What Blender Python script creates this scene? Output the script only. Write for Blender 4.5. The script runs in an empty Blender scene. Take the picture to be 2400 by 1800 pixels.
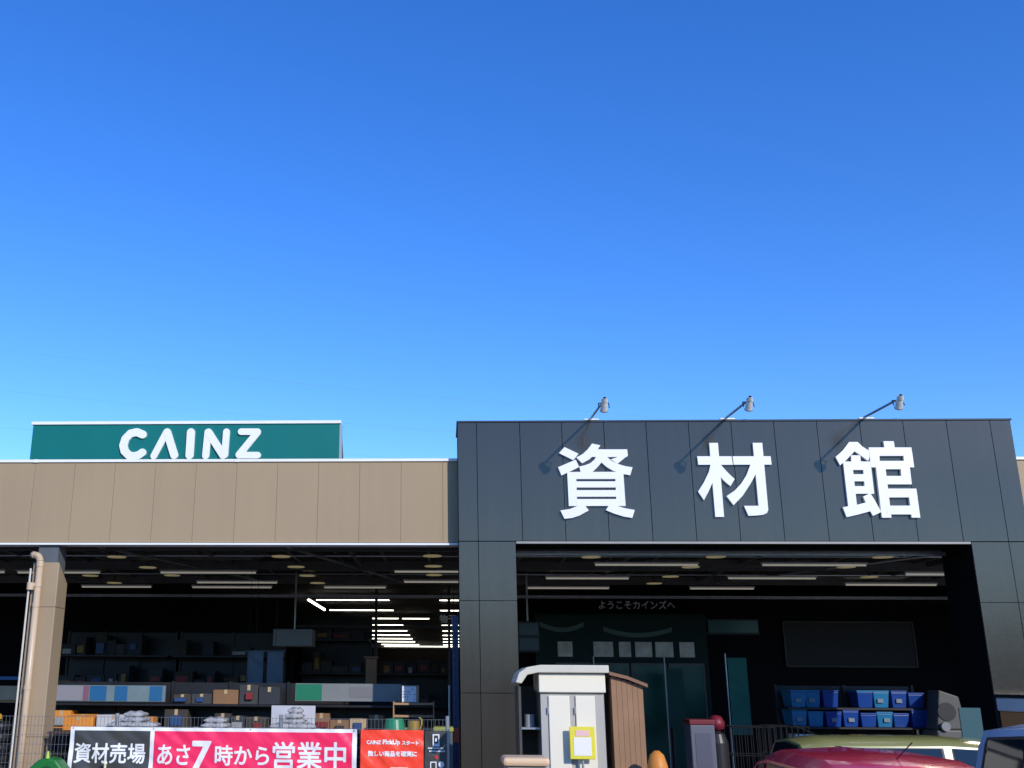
import bpy, bmesh, math, random
from mathutils import Vector
random.seed(7)
R = math.radians
S = bpy.context.scene
C = S.collection

# ---------------------------------------------------------------- camera, sky, sun, exposure
cam = bpy.data.cameras.new('camera'); cam_ob = bpy.data.objects.new('camera', cam); C.objects.link(cam_ob)
cam.sensor_fit = 'HORIZONTAL'; cam.sensor_width = 36.0; cam.lens = 36.0
cam.shift_x = (1200 - 923) / 2400.0; cam.shift_y = (905.2 - 900) / 2400.0
cam.clip_start = 0.1; cam.clip_end = 2000
from mathutils import Matrix
_p, _y, _r = R(16.1454), R(-2.8), R(0.42288)
_f = Vector((math.sin(_y)*math.cos(_p), math.cos(_y)*math.cos(_p), math.sin(_p)))
_rt = Vector((math.cos(_y), -math.sin(_y), 0)); _up = _rt.cross(_f)
_a = math.cos(_r)*_rt + math.sin(_r)*_up; _b = -math.sin(_r)*_rt + math.cos(_r)*_up
cam_ob.matrix_world = Matrix(((_a.x,_b.x,-_f.x,0.0),(_a.y,_b.y,-_f.y,-14.355),(_a.z,_b.z,-_f.z,2.0),(0,0,0,1)))
S.camera = cam_ob

SUN = Vector((0.638, -1.0, 0.552)).normalized()
el = math.asin(SUN.z); az = math.atan2(SUN.x, SUN.y)
W = bpy.data.worlds.new('World'); S.world = W; W.use_nodes = True
nt = W.node_tree; bg = nt.nodes['Background']
sky = nt.nodes.new('ShaderNodeTexSky'); sky.sky_type = 'NISHITA'; sky.sun_disc = False
sky.sun_elevation = el; sky.sun_rotation = az; sky.air_density = 1.08
sky.dust_density = 0.0; sky.ozone_density = 6.0; sky.altitude = 0
hs = nt.nodes.new('ShaderNodeHueSaturation'); hs.inputs['Saturation'].default_value = 1.20; hs.inputs['Hue'].default_value = 0.5150
nt.links.new(sky.outputs[0], hs.inputs['Color']); nt.links.new(hs.outputs[0], bg.inputs['Color'])
bg.inputs['Strength'].default_value = 0.15
sl = bpy.data.lights.new('sun', 'SUN'); sl.energy = 2.3; sl.angle = R(0.53); sl.color = (1.0, 0.94, 0.84)
so = bpy.data.objects.new('sun', sl); C.objects.link(so)
so.rotation_euler = SUN.to_track_quat('Z', 'Y').to_euler(); so.location = (20, -30, 25)
S.view_settings.view_transform = 'Standard'; S.view_settings.look = 'None'
S.view_settings.exposure = 0.68; S.view_settings.gamma = 1.0
S.render.resolution_x = 1024; S.render.resolution_y = 768
S.cycles.max_bounces = 8; S.cycles.use_denoising = True

# ---------------------------------------------------------------- materials
MATS = {}
def mat(name, col, rough=0.5, metal=0.0, vary=0.0, vscale=3.0, bump=0.0, bscale=60.0, emit=0.0, ior=1.45,
        wave=None, alpha=None, bstretch=None):
    if name in MATS: return MATS[name]
    m = bpy.data.materials.new(name); m.use_nodes = True; MATS[name] = m
    n = m.node_tree; p = n.nodes['Principled BSDF']
    c4 = (*col, 1.0)
    p.inputs['Base Color'].default_value = c4; p.inputs['Roughness'].default_value = rough
    p.inputs['Metallic'].default_value = metal; p.inputs['IOR'].default_value = ior
    tc = n.nodes.new('ShaderNodeTexCoord')
    if vary > 0:
        t = n.nodes.new('ShaderNodeTexNoise'); t.inputs['Scale'].default_value = vscale; t.inputs['Detail'].default_value = 6
        n.links.new(tc.outputs['Object'], t.inputs['Vector'])
        r = n.nodes.new('ShaderNodeMapRange'); r.inputs['From Min'].default_value = 0.25; r.inputs['From Max'].default_value = 0.75
        r.inputs['To Min'].default_value = 1 - vary; r.inputs['To Max'].default_value = 1 + vary
        n.links.new(t.outputs['Fac'], r.inputs['Value'])
        x = n.nodes.new('ShaderNodeMix'); x.data_type = 'RGBA'; x.blend_type = 'MULTIPLY'; x.inputs[0].default_value = 1.0
        x.inputs[6].default_value = c4; n.links.new(r.outputs[0], x.inputs[7]); n.links.new(x.outputs[2], p.inputs['Base Color'])
        last = x
        if wave:   # woven / printed stripes
            w = n.nodes.new('ShaderNodeTexWave'); w.inputs['Scale'].default_value = wave[0]; w.bands_direction = wave[1]
            w.inputs['Distortion'].default_value = wave[3] if len(wave) > 3 else 0.5
            n.links.new(tc.outputs['Object'], w.inputs['Vector'])
            y = n.nodes.new('ShaderNodeMix'); y.data_type = 'RGBA'; y.inputs[7].default_value = (*wave[2], 1)
            n.links.new(w.outputs['Fac'], y.inputs[0]); n.links.new(x.outputs[2], y.inputs[6]); n.links.new(y.outputs[2], p.inputs['Base Color'])
        rr = n.nodes.new('ShaderNodeMapRange'); rr.inputs['To Min'].default_value = max(0.02, rough - 0.5*vary); rr.inputs['To Max'].default_value = min(1, rough + 0.5*vary)
        n.links.new(t.outputs['Fac'], rr.inputs['Value']); n.links.new(rr.outputs[0], p.inputs['Roughness'])
    if bump > 0:
        t2 = n.nodes.new('ShaderNodeTexNoise'); t2.inputs['Scale'].default_value = bscale; t2.inputs['Detail'].default_value = 4
        if bstretch:
            mp = n.nodes.new('ShaderNodeMapping'); mp.inputs['Scale'].default_value = bstretch
            n.links.new(tc.outputs['Object'], mp.inputs['Vector']); n.links.new(mp.outputs[0], t2.inputs['Vector'])
        else: n.links.new(tc.outputs['Object'], t2.inputs['Vector'])
        b = n.nodes.new('ShaderNodeBump'); b.inputs['Strength'].default_value = bump; b.inputs['Distance'].default_value = 0.01
        n.links.new(t2.outputs['Fac'], b.inputs['Height']); n.links.new(b.outputs[0], p.inputs['Normal'])
    if emit > 0:
        p.inputs['Emission Color'].default_value = c4; p.inputs['Emission Strength'].default_value = emit
    return m

def cladding(name, col, rough, ior, first, pitch, tone, streak, bump, bscale, bst):
    m = mat(name, col, rough, ior=ior, vary=0.05, vscale=0.7, bump=bump, bscale=bscale, bstretch=bst)
    n = m.node_tree; p = n.nodes['Principled BSDF']; src = p.inputs['Base Color'].links[0].from_socket
    tc = n.nodes.new('ShaderNodeTexCoord'); sp = n.nodes.new('ShaderNodeSeparateXYZ'); n.links.new(tc.outputs['Object'], sp.inputs[0])
    def mth(op, a, b):
        q = n.nodes.new('ShaderNodeMath'); q.operation = op
        for i, v in enumerate((a, b)):
            if v is None: continue
            if isinstance(v, (int, float)): q.inputs[i].default_value = v
            else: n.links.new(v, q.inputs[i])
        return q.outputs[0]
    cell = mth('FLOOR', mth('DIVIDE', mth('SUBTRACT', sp.outputs['X'], first), pitch), None)
    wn = n.nodes.new('ShaderNodeTexWhiteNoise'); wn.noise_dimensions = '1D'; n.links.new(cell, wn.inputs['W'])
    t1 = mth('ADD', mth('MULTIPLY', wn.outputs['Value'], tone), 1 - tone/2)
    mp = n.nodes.new('ShaderNodeMapping'); mp.inputs['Scale'].default_value = (9, 9, 0.35); n.links.new(tc.outputs['Object'], mp.inputs['Vector'])
    ns = n.nodes.new('ShaderNodeTexNoise'); ns.inputs['Scale'].default_value = 1.0; ns.inputs['Detail'].default_value = 5; n.links.new(mp.outputs[0], ns.inputs['Vector'])
    t2 = mth('ADD', mth('MULTIPLY', ns.outputs['Fac'], streak), 1 - streak/2)
    x = n.nodes.new('ShaderNodeMix'); x.data_type = 'RGBA'; x.blend_type = 'MULTIPLY'; x.inputs[0].default_value = 1.0
    n.links.new(src, x.inputs[6]); n.links.new(mth('MULTIPLY', t1, t2), x.inputs[7]); n.links.new(x.outputs[2], p.inputs['Base Color'])
    return m
BEIGE  = cladding('beige_metal_siding', (0.352, 0.258, 0.155), 0.6, 1.45, 0.003, 0.601, 0.05, 0.10, 0.15, 40, (1, 1, 6))
DARK   = cladding('dark_grey_siding', (0.042, 0.039, 0.033), 0.13, 1.70, 0.494, 0.5985, 0.08, 0.25, 0.06, 25, (0.4, 1, 5))
DARK.node_tree.nodes['Principled BSDF'].inputs['Specular Tint'].default_value = (1.0, 0.90, 0.77, 1)
BACK   = mat('joint_black', (0.005, 0.005, 0.006), 0.9, ior=1.2)
CAPW   = mat('white_flashing', (0.80, 0.80, 0.78), 0.4, vary=0.04)
TRIMG  = mat('grey_flashing', (0.30, 0.29, 0.27), 0.4, vary=0.05)
LETTER = mat('white_acrylic', (0.82, 0.82, 0.82), 0.35, vary=0.02)
LSIDE  = mat('letter_side', (0.80, 0.80, 0.80), 0.4)
GREEN  = mat('green_sign_panel', (0.004, 0.155, 0.15), 0.5, vary=0.05, vscale=1.2, ior=1.3)
GALV   = mat('galvanised_steel', (0.42, 0.44, 0.46), 0.35, metal=0.7, vary=0.15, vscale=8)
ARM    = mat('blue_grey_pipe', (0.10, 0.13, 0.20), 0.35, metal=0.5, vary=0.1)
ALU    = mat('cast_aluminium', (0.62, 0.62, 0.60), 0.4, metal=0.1, vary=0.1, vscale=20)
GLASS  = mat('lamp_glass', (0.35, 0.36, 0.33), 0.08, ior=1.6)
BLACKM = mat('black_metal', (0.012, 0.012, 0.014), 0.45, vary=0.2)
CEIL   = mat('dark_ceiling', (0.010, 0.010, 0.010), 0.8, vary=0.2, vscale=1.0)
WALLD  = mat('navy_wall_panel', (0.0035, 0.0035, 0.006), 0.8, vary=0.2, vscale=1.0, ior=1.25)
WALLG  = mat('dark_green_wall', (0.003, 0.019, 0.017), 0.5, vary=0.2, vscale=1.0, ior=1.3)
CONC   = mat('concrete_floor', (0.30, 0.29, 0.27), 0.6, vary=0.2, vscale=1.5, bump=0.2, bscale=30)
STRIP  = mat('strip_cover_added_glow', (0.95, 0.90, 0.76), 0.25, emit=0.11)  # faint glow added to unlit tubes, standing in for light bounced off the cars
BEAMG  = mat('grey_beam_paint', (0.09, 0.086, 0.08), 0.4, vary=0.2)
TUBEW  = mat('white_fixture', (0.72, 0.71, 0.66), 0.25, vary=0.03)
DISCY  = mat('ivory_cover_added_glow', (0.85, 0.72, 0.38), 0.4, emit=0.09)  # unlit lamp covers; the weak emission imitates daylight reflected up at them
LIT    = mat('lit_tube', (1.0, 0.95, 0.80), 0.4, emit=4.5)
WOOD   = mat('raw_wood', (0.36, 0.22, 0.11), 0.6, vary=0.25, vscale=6, bump=0.2, bscale=20, bstretch=(1, 12, 12))
CARD   = mat('cardboard', (0.38, 0.25, 0.14), 0.8, vary=0.12, vscale=5)
ORANGE = mat('orange_carton', (0.65, 0.24, 0.03), 0.6, vary=0.15, vscale=4)
PAPER  = mat('white_paper', (0.74, 0.74, 0.74), 0.6, vary=0.05)
INK    = mat('dark_ink', (0.03, 0.03, 0.035), 0.6)
RUBBER = mat('black_rubber', (0.015, 0.016, 0.018), 0.5, vary=0.2)
TINT   = mat('tinted_glass', (0.010, 0.016, 0.020), 0.04, ior=1.55)
def paint(name, col, rough=0.22): 
    m = mat(name, col, rough, vary=0.04, vscale=2)
    m.node_tree.nodes['Principled BSDF'].inputs['Coat Weight'].default_value = 0.6
    m.node_tree.nodes['Principled BSDF'].inputs['Coat Roughness'].default_value = 0.05
    return m

# ---------------------------------------------------------------- mesh helpers
ORG = {}
class MB:
    def __init__(s): s.v = []; s.f = []
    def add(s, vs, fs):
        k = len(s.v); s.v += [tuple(v) for v in vs]; s.f += [tuple(i + k for i in f) for f in fs]; return s
    def box(s, x0, x1, y0, y1, z0, z1):
        return s.add([(x0,y0,z0),(x1,y0,z0),(x1,y1,z0),(x0,y1,z0),(x0,y0,z1),(x1,y0,z1),(x1,y1,z1),(x0,y1,z1)],
                     [(0,3,2,1),(4,5,6,7),(0,1,5,4),(1,2,6,5),(2,3,7,6),(3,0,4,7)])
    def tube(s, p, q, r, n=10, r2=None, caps=True):
        p, q = Vector(p), Vector(q); d = (q - p).normalized(); r2 = r if r2 is None else r2
        u = d.orthogonal().normalized(); w = d.cross(u)
        vs = [p + r*(math.cos(2*math.pi*i/n)*u + math.sin(2*math.pi*i/n)*w) for i in range(n)]
        vs += [q + r2*(math.cos(2*math.pi*i/n)*u + math.sin(2*math.pi*i/n)*w) for i in range(n)]
        fs = [(i, (i+1) % n, n+(i+1) % n, n+i) for i in range(n)]
        if caps: fs += [tuple(reversed(range(n))), tuple(range(n, 2*n))]
        return s.add(vs, fs)
    def path(s, pts, r, n=8):
        for a, b in zip(pts, pts[1:]): s.tube(a, b, r, n)
        return s
    def prism(s, poly, y0, y1):        # polygon in (x, z), extruded from y0 (front) to y1
        n = len(poly); a = sum(poly[i][0]*poly[(i+1) % n][1] - poly[(i+1) % n][0]*poly[i][1] for i in range(n))
        if a < 0: poly = poly[::-1]
        return s.add([(x, y0, z) for x, z in poly] + [(x, y1, z) for x, z in poly],
                     [tuple(range(n)), tuple(reversed(range(n, 2*n)))] + [(i, n+i, n+(i+1) % n, (i+1) % n) for i in range(n)])
    def prism_x(s, poly, x0, x1):      # polygon in (y, z), extruded along x
        n = len(poly); 
        return s.add([(x0, y, z) for y, z in poly] + [(x1, y, z) for y, z in poly],
                     [tuple(reversed(range(n))), tuple(range(n, 2*n))] + [(i, (i+1) % n, n+(i+1) % n, n+i) for i in range(n)])
    def lathe(s, prof, cx, cy, n=20):  # (r, z) profile turned about a vertical axis
        m = len(prof); vs = [(cx + r*math.cos(2*math.pi*i/n), cy + r*math.sin(2*math.pi*i/n), z) for r, z in prof for i in range(n)]
        fs = [(j*n+i, j*n+(i+1) % n, (j+1)*n+(i+1) % n, (j+1)*n+i) for j in range(m-1) for i in range(n)]
        fs += [tuple(reversed(range(n))), tuple(range((m-1)*n, m*n))]
        return s.add(vs, fs)
    def build(s, name, m, parent=None, smooth=False, bevel=0.0, seg=2):
        o3 = ORG.get(parent.name, (0, 0, 0)) if parent else (0, 0, 0)
        me = bpy.data.meshes.new(name)
        me.from_pydata([(x-o3[0], y-o3[1], z-o3[2]) for x, y, z in s.v], [], s.f)
        bm = bmesh.new(); bm.from_mesh(me); bmesh.ops.recalc_face_normals(bm, faces=bm.faces); bm.to_mesh(me); bm.free()
        me.materials.append(m)
        if smooth:
            for p in me.polygons: p.use_smooth = True
        o = bpy.data.objects.new(name, me); C.objects.link(o)
        if parent: o.parent = parent; ORG[o.name] = o3
        if bevel > 0:
            b = o.modifiers.new('bevel', 'BEVEL'); b.width = bevel; b.segments = seg; b.limit_method = 'ANGLE'; b.harden_normals = False
        return o
def tag(o, label, cat, group=None):
    o['label'] = label; o['category'] = cat
    if group: o['group'] = group
    return o
def thing(name, label, cat, loc, group=None):
    o = bpy.data.objects.new(name, None); o.empty_display_size = 0.1; C.objects.link(o); o.location = loc
    ORG[o.name] = tuple(loc); return tag(o, label, cat, group)
def structure(o): o['kind'] = 'structure'; return o
def dup(root, loc, rotz=0.0, label=None, group=None):
    r = root.copy(); C.objects.link(r); r.location = loc; r.rotation_euler = (0, 0, rotz)
    if label: r['label'] = label
    if group: r['group'] = group
    for ch in root.children:
        c = ch.copy(); C.objects.link(c); c.parent = r
        for g in ch.children:
            d = g.copy(); C.objects.link(d); d.parent = c
    return r
def capsule(mb, pts, w, y0, y1, n=10):  # a round-ended stroke along pts in (x, z)
    r = w/2; k = 0
    for (x0, z0), (x1, z1) in zip(pts, pts[1:]):
        a = math.atan2(z1-z0, x1-x0); poly = []
        for i in range(n+1): t = a + math.pi/2 + math.pi*i/n; poly.append((x0 + r*math.cos(t), z0 + r*math.sin(t)))
        for i in range(n+1): t = a - math.pi/2 + math.pi*i/n; poly.append((x1 + r*math.cos(t), z1 + r*math.sin(t)))
        mb.prism(poly, y0 - 0.0006*(k % 5), y1); k += 1
def text_polys(body, size, bold=0.0):
    c = bpy.data.curves.new('t', 'FONT'); c.body = body; c.size = 1.0; c.resolution_u = 4
    o = bpy.data.objects.new('t', c); C.objects.link(o)
    dg = bpy.context.evaluated_depsgraph_get(); dg.update()
    me = bpy.data.meshes.new_from_object(o.evaluated_get(dg))
    bm = bmesh.new(); bm.from_mesh(me); bmesh.ops.triangulate(bm, faces=bm.faces)
    for _ in range(4):
        ed = [e for e in bm.edges if e.calc_length() > 0.16]
        if not ed: break
        bmesh.ops.subdivide_edges(bm, edges=ed, cuts=1); bmesh.ops.triangulate(bm, faces=bm.faces)
    V = [(v.co.x, v.co.y) for v in bm.verts]; bm.verts.ensure_lookup_table(); F = [tuple(v.index for v in f.verts) for f in bm.faces]
    bm.free(); bpy.data.objects.remove(o); bpy.data.curves.remove(c); bpy.data.meshes.remove(me)
    return V, F
def text_fit(mb, body, x0, x1, z0, z1, y, bold=0.0, surf=None):
    """flat lettering fitted into the rectangle x0..x1, z0..z1 on the plane y, facing -y; bold thickens it"""
    V, F = text_polys(body, 1.0)
    ax0 = min(v[0] for v in V); ax1 = max(v[0] for v in V); ay0 = min(v[1] for v in V); ay1 = max(v[1] for v in V)
    b = bold; sx = (x1-x0-2*b)/(ax1-ax0); sz = (z1-z0-2*b)/(ay1-ay0)
    offs = [(0, 0)] + ([(b*math.cos(t*math.pi/4), b*math.sin(t*math.pi/4)) for t in range(8)] if b else [])
    for k, (dx, dz) in enumerate(offs):
        vs = []
        for vx, vy in V:
            X = x0 + b + (vx-ax0)*sx + dx; Z = z0 + b + (vy-ay0)*sz + dz
            vs.append((X, y - 0.00025*k + (surf(X, Z) if surf else 0), Z))
        mb.add(vs, F)
    return mb

# ---------------------------------------------------------------- ground
g = MB().add([(-400,-400,0),(400,-400,0),(400,400,0),(-400,400,0)], [(0,1,2,3)]).build('ground', mat('asphalt', (0.085,0.084,0.08), 0.85, vary=0.25, vscale=0.8, bump=0.5, bscale=90)); structure(g)
fc = MB().box(-30, 30, -2.8, 0.9, -0.2, 0.02).build('added_bounce_slab', mat('bounce_slab_concrete', (0.36,0.35,0.32), 0.7, vary=0.15, vscale=1.2, bump=0.2, bscale=40)); structure(fc)  # unseen pale slab, added to bounce sunlight up to the ceiling fixtures
k = MB()
for i in range(-4, 6): k.box(i*2.5+1.9, i*2.5+2.02, -8.2, -3.0, 0.004, 0.008)
k.box(-8.1, 14.4, -2.98, -2.86, 0.004, 0.008)
structure(k.build('parking_marking', mat('road_paint', (0.7,0.7,0.68), 0.7, vary=0.15)))

# ---------------------------------------------------------------- the store building
store = thing('store_building', 'low home centre building with beige panelled front and dark grey entrance block', 'building', (0, 0.24, 0))
# beige upper front, left and right of the entrance block: 0.6 m siding panels with open joints
def siding(x0, x1, first, y, z0, z1, gap=0.008):
    m = MB(); xs = [x0]; x = first
    while x < x1 - 0.05:
        if x > x0 + 0.05: xs.append(x)
        x += 0.601
    xs.append(x1)
    for a, b in zip(xs, xs[1:]): m.box(a+gap/2, b-gap/2, y, y+0.035, z0, z1)
    return m
siding(-14, 0.22, 0.003-0.601*24, 0.24, 3.915, 5.083, 0.004).build('beige_wall', BEIGE, store)
siding(7.98, 15, 8.3, 0.24, 3.915, 5.083, 0.004).build('beige_wall', BEIGE, store)
MB().box(-14, 15, 0.2753, 0.45, 3.905, 5.08).build('wall_core', mat('beige_joint', (0.27,0.195,0.115), 0.8), store)
MB().box(-14, 0.218, 0.215, 0.55, 5.088, 5.13).build('parapet_cap', CAPW, store, bevel=0.004)
MB().box(7.982, 15, 0.215, 0.55, 5.088, 5.13).build('parapet_cap', CAPW, store, bevel=0.004)
MB().box(-14, 0.218, 0.215, 0.46, 3.877, 3.905).build('fascia_trim', CAPW, store)
MB().box(7.982, 15, 0.215, 0.46, 3.877, 3.905).build('fascia_trim', CAPW, store)
# dark grey entrance block
def sections(x0, x1, cuts): 
    xs = [x0] + [c for c in cuts if x0 + 0.02 < c < x1 - 0.02] + [x1]; return list(zip(xs, xs[1:]))
cuts = [0.494] + [1.111 + 0.5985*i for i in range(13)]
m = MB()
for a, b in sections(0.22, 7.981, cuts): m.box(a+0.0045, b-0.0045, 0.0, 0.03, 3.9095, 5.605)
zs = [0.0, 0.66, 1.875, 3.09, 3.9005]
for x0, x1 in ((0.22, 1.013), (7.195, 7.981)):
    for a, b in sections(x0, x1, [0.494, 7.694]):
        for z0, z1 in zip(zs, zs[1:]): m.box(a+0.0045, b-0.0045, 0.0, 0.03, z0+0.004, z1-0.004)
m.build('entrance_panel', DARK, store)
m = MB().box(0.224, 7.977, 0.0305, 0.9, 3.905, 5.60)
m.box(0.224, 1.009, 0.0305, 0.9, 0, 3.904).box(7.199, 7.977, 0.0305, 0.9, 0, 3.904)
m.build('entrance_core', BACK, store)
MB().box(0.205, 7.995, -0.015, 0.95, 5.607, 5.632).build('entrance_coping', DARK, store, bevel=0.003)
MB().box(1.02, 7.19, 0.002, 0.06, 3.872, 3.902).build('opening_trim', TRIMG, store)
MB().box(1.02, 7.19, 0.75, 0.80, 3.80, 3.86).build('shutter_rail', GALV, store)
# roof, inner walls, floor, ceiling
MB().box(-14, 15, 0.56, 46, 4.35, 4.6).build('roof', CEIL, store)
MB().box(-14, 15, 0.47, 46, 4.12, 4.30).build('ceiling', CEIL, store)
MB().box(-14.2, -14.0, 0.24, 46, 0, 5.1).build('side_wall', BEIGE, store)
MB().box(15.0, 15.2, 0.24, 46, 0, 5.1).build('side_wall', BEIGE, store)
MB().box(-14, 15, 46, 46.2, 0, 3.90).build('rear_wall', mat('brown_rear_wall', (0.014,0.011,0.010), 0.8, vary=0.2), store)
MB().box(-14, 15, 46, 46.2, 3.902, 5.0).build('rear_wall', mat('pale_rear_wall', (0.32,0.33,0.34), 0.7, vary=0.1), store)
MB().box(-14, 15, 0.9, 46, 0.0, 0.03).build('floor', CONC, store)
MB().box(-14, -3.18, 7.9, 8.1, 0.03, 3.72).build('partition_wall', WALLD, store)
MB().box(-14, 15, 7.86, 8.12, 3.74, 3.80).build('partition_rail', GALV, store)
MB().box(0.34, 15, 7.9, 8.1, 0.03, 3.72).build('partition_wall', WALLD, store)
MB().box(-3.18, 0.34, 7.92, 8.08, 3.12, 3.17).build('transom_bar', BLACKM, store)
for x in (-1.43, 0.12): MB().box(x-0.03, x+0.03, 7.9, 8.0, 0.03, 4.1).build('thin_post', BLACKM, store)
# roof framing under the ceiling
for y in (1.6, 4.4, 7.1): MB().box(-14, 15, y-0.05, y+0.05, 3.96, 4.118).build('cross_beam', BEAMG, store)
for x in (-9.4, -7.2, -3.9, -1.5, 1.2, 3.1, 5.2, 8.6): MB().box(x-0.04, x+0.04, 0.95, 7.85, 4.03, 4.119).build('purlin', BEAMG, store)
for i in range(26):
    x = -9.6 + i*0.78; MB().box(x-0.022, x+0.022, 1.0, 7.8, 4.075, 4.1195).build('joist', BEAMG, store)
for x0, x1 in ((-5.35, -3.6), (-2.4, -0.75), (8.2, 5.4), (-9, -7.4)):
    MB().tube((x0, 1.4, 4.0), (x1, 7.4, 4.0), 0.022).build('brace_rod', GALV, store)
for x0, x1, y in ((-6.2,-3.0,3.2),(-2.9,0.0,5.0),(1.3,3.4,4.9),(3.6,6.6,4.2),(6.8,9.2,6.2),(-9.3,-6.6,5.6)):
    dk = MB().prism([(x0, 4.115), (x0+0.25, 4.02), (x1-0.25, 4.02), (x1, 4.115)], y-0.22, y+0.22).build('air_duct', mat('pale_duct_sheet', (0.16,0.155,0.14), 0.3, metal=0.5), store)
for y in (2.9, 5.9): MB().tube((-14, y, 4.04), (15, y, 4.04), 0.016, 8).build('conduit', GALV, store)
for x in (-12, -9, -6, -3): MB().box(x-0.03, x+0.03, 0.2125, 0.5525, 5.0855, 5.1325).build('cap_joint', CAPW, store)
for x in (2.2, 4.3, 6.4): MB().box(x-0.03, x+0.03, -0.0175, 0.9525, 5.6055, 5.6345).build('coping_joint', DARK, store)
# corner column carrying the beige front, with its rain pipe
c = MB(); P = [(0.242,0),(0.64,0),(0.64,3.36),(0.242,3.63)]
c.prism_x(P, -5.885, -5.505)
c.build('column_cladding', mat('column_beige', (0.345,0.254,0.158), 0.6, vary=0.06, vscale=1.5), store, bevel=0.012)
MB().box(-5.84, -5.55, 0.28, 0.60, 0.0, 4.11).build('steel_column', mat('steel_column_grey', (0.10,0.11,0.12), 0.5, vary=0.15), store)
for z in (1.25, 3.0): MB().box(-5.887, -5.503, 0.2405, 0.6415, z-0.004, z+0.004).build('column_joint', mat('joint_brown', (0.12,0.085,0.055), 0.8), store)
PIPE = mat('beige_pipe', (0.56,0.42,0.28), 0.35, vary=0.06)
p = MB(); px, py = -5.755, 0.165
p.tube((px, py, 0.05), (px, py, 3.60), 0.045, 16)
pp = MB()
arc = [(px - 0.09*(1-math.cos(t)), py + 0.05*(1-math.cos(t)), 3.60 + 0.12*math.sin(t)) for t in [i*math.pi/2/6 for i in range(7)]]
arc.append((px-0.16, py+0.10, 3.74))
for a, b in zip(arc, arc[1:]): pp.tube(a, b, 0.05, 14)
pipe = p.build('rain_pipe', PIPE, store, smooth=True)
for q in pipe.data.polygons: q.use_smooth = len(q.vertices) == 4
pp.build('pipe_elbow', PIPE, pipe, smooth=True)
for z in (3.585, 3.30, 3.02, 1.9): MB().tube((px, py, z-0.03), (px, py, z+0.03), 0.052, 16).build('pipe_collar', PIPE, pipe)
j = MB().tube((px, py, 3.30), (px-0.13, py-0.02, 3.28), 0.040, 14).tube((px-0.10, py-0.02, 3.23), (px-0.10, py-0.02, 3.33), 0.05, 14)
j.build('pipe_branch', PIPE, pipe, smooth=False)
MB().tube((px-0.125, py-0.01, 0.05), (px-0.125, py-0.01, 3.53), 0.014, 10).build('thin_drain', mat('pale_drain', (0.6,0.56,0.48), 0.4), store)

# ---------------------------------------------------------------- letters on the dark front
LETTERS = {}
LETTERS['資'] = ((2.154,4.21),[[(-420,1023),(-226,926),(-302,833),(-500,935)],[(-521,732),(-268,840),(-225,734),(-343,677),(-478,613)],[(-29,1072),(87,1047),(1,914),(-78,844),(-179,788),(-259,872),(-165,922),(-94,988)],[(-71,988),(460,987),(466,897),(446,877),(-91,879)],[(349,885),(467,901),(313,779),(225,843)],[(21,884),(121,884),(86,793),(23,723),(-49,657),(-207,658),(-223,741),(-142,758),(-65,789),(-10,836)],[(91,884),(167,884),(232,820),(316,777),(417,745),(521,727),(481,614),(365,637),(247,680),(159,734),(88,800)],[(-396,662),(-271,662),(-277,180),(-392,180)],[(273,664),(388,664),(394,180),(270,180)],[(-279,663),(284,663),(282,562),(-279,563)],[(-281,528),(277,527),(280,441),(-281,442)],[(-282,403),(278,403),(277,311),(-282,311)],[(-284,277),(278,277),(277,180),(-284,180)],[(-258,186),(-168,186),(-119,117),(-249,45),(-355,11),(-460,0),(-512,117),(-380,136)],[(161,185),(259,185),(384,147),(516,122),(476,11),(362,30),(230,72),(117,121)]])
LETTERS['材'] = ((4.083,4.236),[[(-497,858),(-21,856),(-12,735),(-491,736)],[(-315,1050),(-194,1050),(-193,0),(-313,0)],[(-320,739),(-227,739),(-244,620),(-314,482),(-376,359),(-451,234),(-523,356),(-434,482),(-355,628)],[(-182,739),(-114,650),(-60,588),(-5,531),(-71,431),(-142,497),(-193,558),(-240,666),(-234,739)],[(-4,856),(520,855),(523,735),(1,736)],[(290,1048),(422,1048),(417,94),(290,86)],[(93,154),(292,154),(418,101),(397,56),(343,30),(247,19),(140,15)],[(233,742),(379,741),(292,603),(213,473),(87,298),(-51,163),(-136,291),(-19,367),(79,466),(164,588)]])
LETTERS['館'] = ((6.024,4.224),[[(-316,1068),(-202,1068),(-250,942),(-392,804),(-478,735),(-527,854),(-421,943)],[(-258,1068),(-200,1068),(-140,1000),(-57,942),(-44,895),(-86,797),(-170,869),(-265,942)],[(-313,877),(-185,876),(-191,780),(-317,780)],[(-432,789),(-309,788),(-314,172),(-433,154)],[(-165,788),(-57,787),(-60,334),(-181,334)],[(-342,788),(-120,788),(-123,669),(-341,669)],[(-341,608),(-127,608),(-128,508),(-337,509)],[(-345,440),(-128,440),(-130,334),(-335,334)],[(-509,146),(-429,159),(-309,180),(-177,214),(-145,90),(-310,45),(-471,8)],[(-216,293),(-114,342),(-67,247),(3,78),(-116,26),(-181,180)],[(155,1077),(296,1076),(299,979),(158,980)],[(-59,988),(525,986),(525,867),(-59,868)],[(-59,918),(77,918),(63,704),(-60,705)],[(402,917),(527,917),(527,703),(400,703)],[(17,795),(471,794),(467,677),(14,678)],[(6,734),(135,733),(130,0),(1,0)],[(342,710),(467,709),(463,464),(329,464)],[(98,582),(370,581),(362,464),(95,465)],[(91,404),(515,403),(517,281),(90,281)],[(402,322),(515,322),(516,0),(400,0)],[(83,166),(433,166),(432,45),(83,45)]])
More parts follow.
